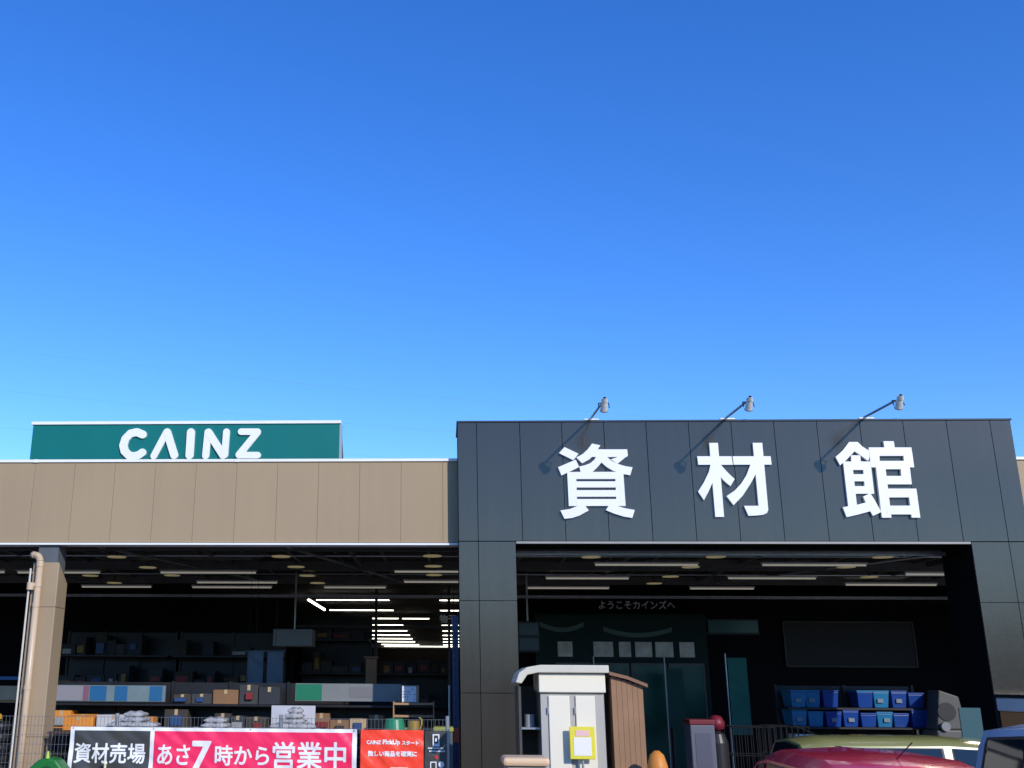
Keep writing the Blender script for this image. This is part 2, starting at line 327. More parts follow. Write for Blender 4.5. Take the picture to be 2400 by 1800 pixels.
LOGO = {
    'C': [([(-4.962, 5.924), (-5.066, 5.967), (-5.169, 5.942), (-5.248, 5.853), (-5.274, 5.741), (-5.243, 5.642), (-5.157, 5.565), (-5.071, 5.557), (-4.999, 5.579), (-4.947, 5.618)], 0.134)],
    'A': [([(-4.567, 5.962), (-4.75, 5.56)], 0.112), ([(-4.555, 5.962), (-4.409, 5.571)], 0.13)],
    'I': [([(-4.156, 5.96), (-4.156, 5.57)], 0.134)],
    'N': [([(-3.872, 5.959), (-3.887, 5.561)], 0.117), ([(-3.862, 5.957), (-3.596, 5.568)], 0.127), ([(-3.562, 5.964), (-3.57, 5.574)], 0.112)],
    'Z': [([(-3.318, 5.966), (-3.044, 5.964)], 0.11), ([(-3.049, 5.95), (-3.335, 5.574)], 0.117), ([(-3.329, 5.568), (-3.026, 5.567)], 0.11)],
}
LAB = {'資': 'white kanji letter 資 on the dark entrance front, nearest the beige wall',
       '材': 'white kanji letter 材 in the middle of the three on the dark front',
       '館': 'white kanji letter 館 on the dark entrance front, nearest its right end'}
for ch, ((cx, cz), strokes) in LETTERS.items():
    m = MB()
    for i, s in enumerate(strokes): m.prism([(cx + x/1000, cz + z/1000) for x, z in s], -0.042 - 0.0004*i, -0.0005)
    t = m.build('sign_letter', LETTER); tag(t, LAB[ch], 'sign letter', 'white letters on the entrance front')

# ---------------------------------------------------------------- green sign on the roof
rs = thing('rooftop_sign', 'long green sign board with white rounded lettering standing on the roof', 'sign', (-4.25, 2.0, 4.6))
MB().box(-6.84, -1.69, 2.0, 2.10, 4.62, 6.10).build('sign_panel', GREEN, rs)
MB().box(-6.86, -1.665, 1.975, 2.13, 6.105, 6.155).build('sign_cap', CAPW, rs)
MB().box(-1.689, -1.655, 2.004, 2.12, 4.62, 6.10).build('edge_strip', mat('grey_edge', (0.30,0.36,0.40), 0.4), rs)
fr = MB()
for x in (-6.6, -4.9, -3.3, -1.69):
    fr.tube((x, 2.13, 6.02), (x, 3.35, 4.62), 0.03, 8); fr.tube((x, 2.13, 5.4), (x, 2.65, 5.4), 0.02, 8); fr.tube((x, 2.13, 5.1), (x, 2.95, 5.1), 0.02, 8); fr.tube((x, 2.13, 5.4), (x, 2.95, 5.1), 0.02, 8)
for zz, yy in ((5.4, 2.65), (5.1, 2.95)): fr.tube((-6.6, yy, zz), (-1.69, yy, zz), 0.02, 8)
fr.build('support_frame', GALV, rs)
for ch, sts in LOGO.items():
    m = MB()
    for i, (pts, w) in enumerate(sts): capsule(m, pts, w, 1.965 - 0.003*i, 1.9995)
    m.build('logo_letter', LETTER, rs)

# ---------------------------------------------------------------- floodlights over the letters
FL = ['floodlight on the pole nearest the beige wall, above the letter 資', 'middle floodlight of three, above the letter 材', 'floodlight above the letter 館, nearest the right end of the front']
for (bx, hx, hz), lab in zip(((2.137, 2.15, 5.545), (4.06, 4.045, 5.55), (6.0, 5.985, 5.56)), FL):
    t = thing('floodlight', 'grey ' + lab, 'floodlight', (bx, 0.05, 5.632), 'floodlights on the entrance front')
    MB().box(bx-0.105, bx+0.105, -0.02, 0.12, 5.633, 5.655).build('base_plate', CAPW, t, bevel=0.006)
    MB().tube((bx, 0.06, 5.675), (hx-0.02, -1.055, hz+0.055), 0.016, 12).build('arm', ARM, t)
    # lamp head: a short drum tipped so that its face looks back at the letters, with a cap, fins and a yoke
    ax = Vector((0, 0.62, -0.78)); cc = Vector((hx, -1.10, hz - 0.01))
    hd = MB().tube(cc - ax*0.075, cc + ax*0.045, 0.040, 18, 0.049).build('lamp_head', ALU, t)
    MB().tube(cc + ax*0.0455, cc + ax*0.060, 0.054, 18).build('rim', GALV, hd)
    MB().tube(cc + ax*0.0605, cc + ax*0.064, 0.046, 18).build('lens', GLASS, hd)
    for i in range(3):
        k0 = cc - ax*(0.082 + 0.018*i); MB().tube(k0, k0 - ax*0.010, 0.044 - 0.006*i, 16).build('cooling_fin', ALU, hd)
    MB().tube(cc - ax*0.076, cc - ax*0.14, 0.020, 12).build('cable_gland', BLACKM, hd)
    YK = mat('dark_bracket', (0.06,0.07,0.09), 0.4, metal=0.5)
    b = MB()
    for sx in (-1, 1): b.path([(hx + sx*0.068, -1.10, hz - 0.02), (hx + sx*0.068, -1.06, hz + 0.055)], 0.007, 8)
    b.path([(hx - 0.068, -1.06, hz + 0.055), (hx + 0.068, -1.06, hz + 0.055)], 0.007, 8)
    b.build('yoke', YK, t)

# ---------------------------------------------------------------- lamps under the ceiling
# round lamps: rows 1.55 m apart in depth
proto = None
discs = [(-6.85,5.5),(-6.85,7.0),(-5.37,2.4),(-5.3,4.0),(-5.22,5.4),(-2.63,2.3),(-2.6,3.85),(-2.6,5.4),(-2.58,6.9),(-0.17,2.2),(-0.17,3.7),(-0.17,5.2),(2.37,2.3),(4.33,2.25),(4.28,3.75),(4.28,5.4),(4.25,6.8),(6.93,2.25),(6.9,3.7),(7.95,5.4)]
for i, (x, y) in enumerate(discs):
    if proto is None:
        proto = thing('ceiling_lamp', 'x', 'ceiling lamp', (x, y, 3.95), 'round lamps under the dark ceiling')
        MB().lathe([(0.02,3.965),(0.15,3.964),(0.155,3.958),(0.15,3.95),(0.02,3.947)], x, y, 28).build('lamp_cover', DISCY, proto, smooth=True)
        MB().tube((x, y, 3.966), (x, y, 4.118), 0.012, 8).build('lamp_stem', BLACKM, proto); o = proto
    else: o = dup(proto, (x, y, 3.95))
    o['label'] = 'round ivory lamp under the dark ceiling of the ' + ('left bay behind the beige front' if x < 0.2 else 'entrance bay')
# fluorescent fixtures, unlit, along the front hall; tube glow stands in for bounced light
tubes = [(-5.27,-3.45,4.7),(-5.04,-3.36,6.65),(-5.40,-3.65,7.75),(-7.8,-6.25,7.72),(-0.9,0.75,4.45),(-0.8,0.85,6.4),(-2.55,-1.2,7.7),(2.55,4.3,3.25),(1.95,3.55,5.6),(1.75,3.5,7.7),(5.33,7.07,3.24),(5.36,7.02,5.5),(5.15,6.5,7.7),(8.3,10.0,4.7),(8.0,9.8,6.75),(-9.9,-8.2,4.7),(-8.0,-6.4,4.75)]
for x0, x1, y in tubes:
    t = thing('strip_light', 'x', 'strip light', ((x0+x1)/2, y, 3.95), 'unlit strip lights with added glow under the front ceiling')
    MB().box(x0, x1, y-0.035, y+0.035, 3.955, 3.985).build('fixture_body', TUBEW, t, bevel=0.004)
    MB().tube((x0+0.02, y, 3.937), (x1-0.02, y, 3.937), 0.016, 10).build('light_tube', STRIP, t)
    k = MB()
    for x in (x0+0.25, x1-0.25): k.tube((x, y, 3.986), (x, y, 4.118), 0.005, 6)
    k.build('hanger', BLACKM, t)
    t['label'] = 'unlit pale strip light with added faint glow under the dark ceiling of the ' + ('left bay' if x1 < 1 else 'entrance bay')
# lit strips of the rear hall, seen through the gap in the partition
rows = [(11.3,((-3.13,-1.33),(-0.09,1.7))),(15.0,((-3.2,-1.40),(-0.09,1.7))),(18.8,((-3.29,-1.42),(-1.30,-0.45))),(22.7,((-3.3,-1.42),(-0.06,1.8))),(26.8,((-3.3,-1.42),(-0.03,1.8))),(30.6,((-3.3,-1.43),(-0.03,1.8))),(34.2,((-3.3,-1.43),(-0.02,1.8))),(37.8,((-3.3,-1.41),(-0.02,1.8))),(41.8,((-3.3,-1.30),(0.0,1.8))),(44.6,((-3.3,1.8),))]
for y, spans in rows:
    for x0, x1 in spans:
        t = thing('strip_light', 'lit strip light in the rear hall, seen past the left bay', 'strip light', ((x0+x1)/2, y, 3.95), 'lit strip lights in the rear hall')
        MB().box(x0, x1, y-0.03, y+0.03, 3.975, 3.999).build('fixture_body', BLACKM, t)
        MB().tube((x0, y, 3.95), (x1, y, 3.95), 0.007 + 0.00022*y, 8).build('light_tube', LIT, t)
t = thing('strip_light', 'lit strip light running front to back in the rear hall', 'strip light', (-3.3, 13, 3.95))
MB().box(-3.36, -3.30, 11.3, 14.9, 3.972, 3.999).build('fixture_body', TUBEW, t)
MB().tube((-3.33, 11.3, 3.95), (-3.33, 14.9, 3.95), 0.025, 8).build('light_tube', LIT, t)

# ---------------------------------------------------------------- wall lettering and hanging sign
wl = text_fit(MB(), 'ようこそカインズへ', 3.28, 4.88, 3.525, 3.705, 7.893, 0.004).build('wall_lettering', mat('pale_wall_letter', (0.85,0.86,0.84), 0.5))
tag(wl, 'pale lettering ようこそカインズへ on the dark wall inside the entrance bay', 'lettering')
t = thing('hanging_sign', 'small dark sign with two pale characters hanging beside the dark pillar', 'sign', (0.09, 7.8, 3.4))
MB().box(-0.12, 0.30, 7.80, 7.83, 3.19, 3.42).build('sign_board', mat('dark_board', (0.02,0.02,0.022), 0.6), t)
text_fit(MB(), '物干', -0.08, 0.27, 3.22, 3.39, 7.797, 0.004).build('sign_lettering', PAPER, t)
MB().tube((-0.05, 7.81, 3.42), (-0.05, 7.81, 4.1), 0.006, 6).tube((0.22, 7.81, 3.42), (0.22, 7.81, 4.1), 0.006, 6).build('hanger', BLACKM, t)

# ---------------------------------------------------------------- mesh fence and banners in front of the left bay
FY = -1.5
fence = thing('mesh_fence', 'grey welded wire mesh fence across the left bay behind the banners', 'fence', (-4.4, FY, 0))
WIRE = mat('fence_wire', (0.20, 0.20, 0.21), 0.4, metal=0.5)
for i in range(5):
    x0 = -9.95 + 2.0*i; x1 = x0 + 1.98; wv = MB(); n = 44
    for k in range(n+1):
        x = x0 + (x1-x0)*k/n; wv.box(x-0.0016, x+0.0016, FY-0.0016, FY+0.0016, 0.06, 1.585)
    for z in [0.08 + 0.107*q for q in range(15)]: wv.box(x0, x1, FY-0.0048, FY-0.0018, z-0.0018, z+0.0018)
    wv.build('wire_panel', WIRE, fence)
    MB().tube((x0-0.01, FY+0.03, 0), (x0-0.01, FY+0.03, 1.62), 0.024, 12).build('fence_post', GALV, fence)
MB().tube((0.04, FY+0.03, 0), (0.04, FY+0.03, 1.62), 0.024, 12).build('fence_post', GALV, fence)

def wrinkle(seed, amp):
    rr = random.Random(seed); W_ = []
    for _ in range(7):
        a = rr.uniform(0.5, 1.25); W_.append((math.cos(a), math.sin(a), rr.uniform(14, 46), rr.uniform(0, 6.28), rr.uniform(0.3, 1)))
    for _ in range(3):
        a = rr.uniform(-1.3, -0.4); W_.append((math.cos(a), math.sin(a), rr.uniform(8, 24), rr.uniform(0, 6.28), rr.uniform(0.3, 0.7)))
    def f(x, z):
        s = 0
        for cx, cz, k, ph, w in W_:
            q = math.sin(k*(x*cx + z*cz) + ph + 0.6*math.sin(3.1*x + 2*z)); s += w*(q*abs(q)*(0.35 + 0.65*min(1, max(0, math.sin(1.7*x + 2.9*z + ph)))))*10/k
        return amp*s
    return f
def cloth(mb, x0, x1, z0, z1, y, surf, th=0.0012):
    nx = max(2, int((x1-x0)/0.016)); nz = max(2, int((z1-z0)/0.016)); vs = []
    for j in range(nz+1):
        for i in range(nx+1):
            x = x0 + (x1-x0)*i/nx; z = z0 + (z1-z0)*j/nz; vs.append((x, y + surf(x, z), z))
    m = len(vs); vs2 = [(x, yy+th, z) for x, yy, z in vs]
    fs = [(j*(nx+1)+i, j*(nx+1)+i+1, (j+1)*(nx+1)+i+1, (j+1)*(nx+1)+i) for j in range(nz) for i in range(nx)]
    mb.add(vs + vs2, fs + [tuple(m + q for q in reversed(f)) for f in fs])
    return mb
VPINK = mat('pink_vinyl', (0.88, 0.026, 0.11), 0.42, vary=0.03)
VBLK = mat('charcoal_vinyl', (0.060, 0.060, 0.056), 0.32, vary=0.05)
VRED = mat('red_vinyl', (0.95, 0.065, 0.03), 0.42, vary=0.03)
VWHT = mat('white_vinyl', (0.80, 0.80, 0.80), 0.4, vary=0.02)
by = FY - 0.10
ws = wrinkle(3, 0.015)
b = thing('wide_banner', 'long white-edged banner in black and pink reading 資材売場 あさ7時から営業中, tied to the mesh fence', 'banner', (-2.78, by, 0.57))
cloth(MB(), -4.475, -1.030, 0.57, 1.465, by, ws).build('banner_sheet', VWHT, b, smooth=True)
cloth(MB(), -4.421, -3.501, 0.62, 1.425, by-0.004, ws).build('black_field', VBLK, b, smooth=True)
cloth(MB(), -3.451, -1.084, 0.62, 1.425, by-0.004, ws).build('pink_field', VPINK, b, smooth=True)
zz = by-0.0095
for a in (('資材売場', -4.406, -3.552, 1.055, 1.285, zz, 0.0048), ('あさ', -3.400, -3.013, 1.045, 1.275, zz, 0.0052), ('7', -2.993, -2.757, 0.985, 1.32, zz, 0.0112),
          ('時から', -2.713, -2.065, 1.045, 1.275, zz, 0.0052), ('営業中', -2.026, -1.153, 1.01, 1.32, zz, 0.0060)):
    text_fit(MB(), *a, ws).build('banner_lettering', VWHT, b)
e = MB()
for x in (-4.44, -3.47, -2.3, -1.06): e.tube((x, by-0.008, 1.452), (x, by+0.03, 1.452), 0.008, 8)
e.build('eyelet', GALV, b)

ws2 = wrinkle(11, 0.020)
b = thing('red_banner', 'orange red banner with small white lettering tied to the fence right of the pink one', 'banner', (-0.62, by, 0.57))
cloth(MB(), -0.985, -0.242, 0.57, 1.462, by, ws2).build('banner_sheet', VRED, b, smooth=True)
zz = by-0.006
for a in (('CAINZ', -0.915, -0.745, 1.30, 1.345, zz, 0.0025), ('PickUp', -0.725, -0.52, 1.285, 1.355, zz, 0.0035), ('スタート', -0.50, -0.30, 1.295, 1.345, zz, 0.003),
          ('欲しい商品を確実に', -0.90, -0.32, 1.165, 1.23, zz, 0.003)):
    text_fit(MB(), *a, ws2).build('banner_lettering', VWHT, b)
for z, xa, xb in ((1.035, -0.63, -0.43), (1.0, -0.65, -0.43)): cloth(MB(), xa, xb, z, z+0.014, zz, ws2).build('small_print', mat('pale_print', (0.8, 0.55, 0.5), 0.5), b)

ws3 = wrinkle(21, 0.014)
b = thing('icon_banner', 'narrow black banner with white telephone and parcel icons beside the dark pillar', 'banner', (-0.1, by, 0.57))
cloth(MB(), -0.228, 0.03, 0.57, 1.46, by, ws3).build('banner_sheet', VBLK, b, smooth=True)
t = MB(); y0, y1 = by-0.012, by-0.004
def ring(mb, xa, xb, za, zb, w): mb.box(xa, xa+w, y0, y1, za, zb).box(xb-w, xb, y0, y1, za, zb).box(xa+w, xb-w, y0, y1, za, za+w).box(xa+w, xb-w, y0, y1, zb-w, zb)
ring(t, -0.135, -0.055, 1.285, 1.42, 0.014); t.box(-0.118, -0.072, y0, y1, 1.30, 1.315); t.box(-0.105, -0.085, y0, y1, 1.335, 1.375)
ring(t, -0.165, -0.09, 0.99, 1.115, 0.012); t.box(-0.15, -0.105, y0, y1, 1.0035, 1.03); t.tube((-0.035, y0, 1.085), (-0.035, y1, 1.085), 0.033, 16)
t.tube((-0.035, y0, 1.022), (-0.035, y1, 1.022), 0.028, 16)
t.build('icon', VWHT, b)
t = MB()
for i, (z, xa, xb) in enumerate(((1.255, -0.19, 0.0), (1.222, -0.175, 0.012), (0.955, -0.165, -0.01))):
    n = int((xb-xa)/0.017)
    for q in range(n): t.box(xa + q*0.017, xa + q*0.017 + 0.013, y0, y1, z, z+0.017)
t.build('small_print', VWHT, b)
MB().prism([(-0.105,1.185),(-0.075,1.185),(-0.075,1.165),(-0.06,1.165),(-0.09,1.14),(-0.12,1.165),(-0.105,1.165)], y0, y1).build('red_arrow', mat('arrow_red', (0.6,0.03,0.03), 0.5), b)

t = thing('garden_stake', 'pale stake standing in front of the black part of the wide banner', 'stake', (-3.99, -1.72, 0))
MB().tube((-3.99, -1.72, 0), (-3.985, -1.72, 1.06), 0.017, 12, 0.014).build('stake_rod', mat('pale_cane', (0.7,0.62,0.42), 0.5, vary=0.1), t)
MB().tube((-3.985, -1.72, 1.06), (-3.985, -1.72, 1.085), 0.024, 12, 0.02).build('stake_cap', mat('cream_cap', (0.8,0.76,0.6), 0.4), t)

# ---------------------------------------------------------------- goods behind the banners
def pallet_base(x0, x1, y0, y1, h, label):
    t = thing('wooden_crate', label, 'crate', ((x0+x1)/2, (y0+y1)/2, 0), 'slatted crates under the sacks')
    m = MB(); n = 9; s = (h-0.12)/n
    for i in range(n):
        z = 0.12 + i*s; m.box(x0, x1, y0, y0+0.02, z, z+s-0.02); m.box(x0, x1, y1-0.02, y1, z, z+s-0.02)
        m.box(x0, x0+0.02, y0+0.021, y1-0.021, z, z+s-0.02); m.box(x1-0.02, x1, y0+0.021, y1-0.021, z, z+s-0.02)
    m.box(x0+0.021, x1-0.021, y0+0.021, y1-0.021, h-0.06, h-0.03)
    m.build('crate_side', WOOD, t)
    q = MB()
    for x in (x0+0.03, (x0+x1)/2-0.05, x1-0.13): q.box(x, x+0.1, y0, y1, 0.03, 0.119)
    q.build('skid', WOOD, t)
SACK = mat('woven_sack', (0.48,0.48,0.48), 0.6, vary=0.2, vscale=9, wave=(14,'X',(0.22,0.22,0.23),3.0), bump=0.4, bscale=90)
def sack_mesh(mb, L, D, H, seed):
    rr = random.Random(seed); n, m = 28, 24; vs = []; ph = [rr.uniform(0, 6.28) for _ in range(8)]
    for j in range(m+1):
        v = -1 + 2*j/m
        for i in range(n):
            a = 2*math.pi*i/n; ca, sa = math.cos(a), math.sin(a)
            r = 1 - 0.12*abs(v)**3
            x = L/2*v*(1 + 0.03*rr.uniform(-1, 1)); y = D/2*r*math.copysign(abs(ca)**0.7, ca)*(1 + 0.05*math.sin(5*v+ph[0]) + 0.02*rr.random())
            h = (1 - abs(v)**4*0.75)
            z = H/2*h*math.copysign(abs(sa)**0.6, sa)*(1 + 0.16*math.sin(7*v + 2*math.cos(a)+ph[1]) + 0.10*math.sin(15*v - 5*ca + ph[2]) + 0.05*rr.random())
            vs.append((x, y, z + H/2))
    fs = [(j*n+i, j*n+(i+1) % n, (j+1)*n+(i+1) % n, (j+1)*n+i) for j in range(m) for i in range(n)] + [tuple(range(n)), tuple(range(m*n, (m+1)*n))]
    mb.add(vs, fs)
def pile(cx, cy, z0, layers, label, group, seed, L=0.52):
    rr = random.Random(seed); first = None; z = z0; sc = 1.0
    for cnt, w in layers:
        for q in range(cnt):
            x = cx + (q - (cnt-1)/2)*w + rr.uniform(-.02, .02); y = cy + rr.uniform(-.03, .03) 
            if first is None:
                first = thing('sack', label, 'sack', (x, y, z), group)
                m = MB(); sack_mesh(m, L, 0.36, 0.085, seed); ORG[first.name] = (0, 0, 0)
                m.build('sack_body', SACK, first, smooth=True)
                s = MB(); s.box(-L/2-0.012, -L/2+0.012, -0.10, 0.10, 0.038, 0.046); s.build('sewn_seam', mat('seam_thread', (0.35,0.33,0.3), 0.8), first)
                o = first
            else: o = dup(first, (x, y, z), rr.uniform(-0.14, 0.14))
            o.scale = (sc, 0.5 + sc/2, 1)
        z += 0.068; sc *= 0.82
pallet_base(-4.85, -3.75, 0.3, 1.1, 1.30, 'slatted wooden crate under the leftmost sack pile, behind the black banner part')
pallet_base(-3.70, -2.68, 0.3, 1.1, 1.30, 'slatted wooden crate under the middle sack pile, behind the pink banner part')
pallet_base(-2.60, -1.50, 0.3, 1.1, 1.30, 'slatted wooden crate under the rightmost sack pile, nearest the green tub')
pile(-4.32, 0.55, 1.30, ((2,.42),(2,.30),(1,.3),(1,.2)), 'grey woven sack in the leftmost pile above the wide banner', 'sacks in the leftmost pile', 1)
pile(-3.18, 0.55, 1.30, ((2,.34),(1,.3),(1,.2)), 'grey woven sack in the middle pile above the wide banner', 'sacks in the middle pile', 2, 0.46)
pile(-2.08, 0.55, 1.30, ((2,.38),(2,.24),(1,.3),(1,.2),(1,.2)), 'white woven sack in the rightmost and tallest pile above the wide banner', 'sacks in the rightmost pile', 3, 0.46)
t = thing('display_board', 'plain white board standing behind the rightmost sack pile', 'board', (-2.18, 1.05, 1.3))
MB().box(-2.50, -1.86, 1.12, 1.14, 1.30, 1.67).build('board_face', mat('dull_white_board', (0.5,0.5,0.53), 0.6, vary=0.1), t, bevel=0.004)
MB().box(-2.20, -2.15, 1.141, 1.18, 0, 1.66).build('board_leg', GALV, t)

def shelf(x0, x1, y0, y1, levels, top, label, m=BLACKM, grp=None):
    t = thing('gondola_shelf', label, 'shelf', ((x0+x1)/2, (y0+y1)/2, 0.03), grp)
    n = max(1, round((x1-x0)/0.9))
    for i in range(n+1):
        x = x0 + (x1-x0)*i/n; MB().box(x-0.02, x+0.02, y1-0.05, y1-0.01, 0.03, top).build('upright', m, t)
    MB().box(x0, x1, y1-0.009, y1, 0.1, top-0.02).build('back_panel', m, t)
    for z in levels: MB().box(x0, x1, y0, y1-0.051, z-0.03, z).build('shelf_board', m, t)
    return t
def carton(x, y, z, w, d, h, m, name='cardboard_box', tape=True):
    t = thing(name, 'x', 'box', (x, y, z))
    MB().box(x-w/2, x+w/2, y-d/2, y+d/2, z, z+h).build('box_body', m, t, bevel=0.006)
    if tape: MB().box(x-0.025, x+0.025, y-d/2-0.0015, y+d/2+0.0015, z+h*0.72, z+h+0.0015).build('packing_tape', mat('tape', (0.45,0.34,0.2), 0.3), t)
    return t
def fill(x0, x1, y, levels, mats, label, group, rr, hmax=0.3, dens=0.85, d=0.34):
    for z in levels:
        x = x0 + 0.05
        while x < x1 - 0.2:
            w = rr.uniform(0.18, 0.42)
            if x + w > x1 - 0.03: break
            if rr.random() < dens:
                h = rr.uniform(0.13, hmax); o = carton(x + w/2, y + rr.uniform(-.03, .03), z + 0.001, w*0.95, d, h, rr.choice(mats), tape=(mats is not DIM))
                o['label'] = label; o['group'] = group
                pw = w*rr.uniform(.3, .7); ph = h*rr.uniform(.25, .6); px_ = x + w/2 + rr.uniform(-.1, .1)*w; pz_ = z + h*rr.uniform(.3, .45)
                if rr.random() < .75: MB().box(px_-pw/2, px_+pw/2, y-d/2-0.036, y-d/2+0.02, pz_-ph/2, pz_+ph/2).build('printed_label', rr.choice(PRINTS), o)
            x += w
rr = random.Random(5)
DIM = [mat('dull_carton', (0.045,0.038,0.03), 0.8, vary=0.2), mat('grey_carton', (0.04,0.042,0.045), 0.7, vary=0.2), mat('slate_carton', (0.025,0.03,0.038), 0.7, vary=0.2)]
BR = [CARD, mat('brown_carton', (0.22,0.12,0.06), 0.8, vary=0.15), mat('tan_carton', (0.45,0.33,0.2), 0.8, vary=0.1)]
PRINTS = [mat('label_'+n_, c_, 0.5, vary=0.15, vscale=30) for n_, c_ in (('white',(.30,.30,.29)),('blue',(.02,.06,.17)),('red',(.2,.02,.02)),('ochre',(.22,.13,.02)),('dark',(.03,.03,.03)))]
# long shelf with the printed header bands
shelf(-6.25, -0.62, 2.1, 2.75, (0.4, 0.85, 1.28, 1.66), 2.0, 'long black shelf run with printed header bands behind the sack piles')
fill(-6.2, -4.4, 2.35, (1.28,), [ORANGE, CARD, ORANGE], 'orange brown carton on the long shelf under the blue header band', 'cartons under the blue header band', rr, 0.3, 1)
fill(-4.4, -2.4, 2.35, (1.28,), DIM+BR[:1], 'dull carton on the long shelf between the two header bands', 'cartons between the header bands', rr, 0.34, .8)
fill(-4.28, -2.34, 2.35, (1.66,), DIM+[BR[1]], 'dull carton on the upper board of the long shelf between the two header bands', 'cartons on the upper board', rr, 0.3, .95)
fill(-2.3, -0.65, 2.35, (1.28,), BR, 'brown carton on the long shelf under the grey header band', 'cartons under the grey header band', rr, 0.3, 1)
t = thing('header_band', 'blue and grey printed header band over the long shelf, next to the beige column', 'shelf sign', (-5.2, 2.08, 1.8))
MB().box(-6.1, -4.32, 2.07, 2.085, 1.69, 1.93).build('band_board', mat('grey_teal_print', (0.14,0.20,0.22), 0.5, vary=0.1), t)
MB().box(-6.09, -5.62, 2.064, 2.069, 1.70, 1.92).build('pale_field', mat('pale_lilac_print', (0.24,0.235,0.26), 0.5), t)
for x, w in ((-5.38, .26), (-5.02, .2), (-4.47, .2)): MB().box(x-w/2, x+w/2, 2.064, 2.069, 1.70, 1.92).build('blue_field', mat('blue_print', (0.015,0.11,0.26), 0.5), t)
MB().box(-5.62, -5.53, 2.063, 2.069, 1.70, 1.92).build('mauve_field', mat('mauve_print', (0.2,0.09,0.13), 0.5), t)
t = thing('header_band', 'green and grey printed header band over the long shelf, nearest the dark pillar', 'shelf sign', (-1.48, 2.08, 1.8))
MB().box(-2.29, -0.66, 2.07, 2.085, 1.72, 1.98).build('band_board', mat('grey_print', (0.19,0.205,0.205), 0.5, vary=0.1), t)
MB().box(-2.28, -1.88, 2.064, 2.069, 1.73, 1.97).build('green_field', mat('green_print', (0.01,0.17,0.09), 0.5), t)
MB().box(-1.45, -1.1, 2.064, 2.069, 1.78, 1.93).build('grey_field', mat('mid_grey_print', (0.17,0.17,0.18), 0.5), t)
# dim racks along the partition
for x0, x1, lab in ((-7.9, -5.6, 'tall dark rack against the partition wall behind the beige column'), (-5.5, -3.3, 'tall dark rack against the partition wall above the leftmost sack pile')):
    shelf(x0, x1, 6.9, 7.6, (0.7, 1.3, 1.9, 2.5), 3.0, lab)
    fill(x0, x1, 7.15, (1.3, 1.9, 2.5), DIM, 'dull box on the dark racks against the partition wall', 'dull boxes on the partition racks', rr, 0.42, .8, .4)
shelf(-3.15, -1.62, 8.6, 9.3, (0.8, 1.5, 2.2, 2.9), 3.45, 'tall dark rack in the rear hall under the lit strips')
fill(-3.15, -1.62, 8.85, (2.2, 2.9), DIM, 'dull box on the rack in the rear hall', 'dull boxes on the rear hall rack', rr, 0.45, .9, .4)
shelf(-1.5, 0.2, 9.6, 10.3, (0.8, 1.5, 2.2), 2.5, 'lower dark rack in the rear hall next to the dark pillar')
fill(-1.5, 0.2, 9.85, (1.5, 2.2), DIM, 'dull box on the lower rack in the rear hall', 'dull boxes on the lower rear hall rack', rr, 0.4, .9, .4)
for x, lab in ((-3.28, 'grey blue hanging sheet, nearer the beige column of the two'), (-2.93, 'grey blue hanging sheet, nearer the dark pillar of the two')):
    t = thing('hanging_sheet', lab, 'tarpaulin', (x, 4.0, 2.5), 'hanging sheets above the white board')
    cloth(MB(), x-0.14, x+0.14, 1.86, 2.50, 4.0, wrinkle(int(-x*10), 0.01)).build('sheet_cloth', mat('grey_blue_sheet', (0.12,0.15,0.18), 0.5, vary=0.15), t, smooth=True)
    MB().tube((x-0.17, 4.0, 2.515), (x+0.17, 4.0, 2.515), 0.012, 8).build('sheet_rail', GALV, t)
    MB().tube((x, 4.0, 2.527), (x, 4.0, 4.03), 0.004, 6).build('hanging_wire', BLACKM, t)
t = thing('duct_box', 'pale grey box hanging from the ceiling deep in the left bay', 'duct', (-2.9, 6.0, 2.8))
MB().box(-3.28, -2.52, 5.8, 6.3, 2.66, 2.98).build('box_shell', mat('duct_grey', (0.22,0.23,0.23), 0.5), t, bevel=0.01)
MB().tube((-2.9, 6.05, 2.981), (-2.9, 6.05, 4.1), 0.02, 8).build('drop_rod', GALV, t)
t = thing('yellow_tag', 'small yellow price tag hanging by the grey blue sheets', 'price tag', (-3.4, 3.9, 1.85))
MB().box(-3.47, -3.30, 3.89, 3.895, 1.78, 1.93).build('tag_card', mat('tag_yellow', (0.45,0.33,0.02), 0.6), t)
MB().tube((-3.385, 3.893, 1.93), (-3.385, 3.893, 4.03), 0.003, 6).build('tag_string', BLACKM, t)
t = thing('timber_post', 'short orange brown timber post standing on the long shelf', 'post', (-1.18, 2.5, 1.28))
MB().box(-1.27, -1.09, 2.9, 3.05, 0.03, 2.38).build('post_shaft', mat('orange_timber', (0.25,0.10,0.03), 0.6, vary=0.2), t, bevel=0.01)
MB().box(-1.30, -1.06, 2.87, 3.08, 2.381, 2.41).build('post_cap', mat('orange_timber_cap', (0.2,0.08,0.03), 0.6), t)
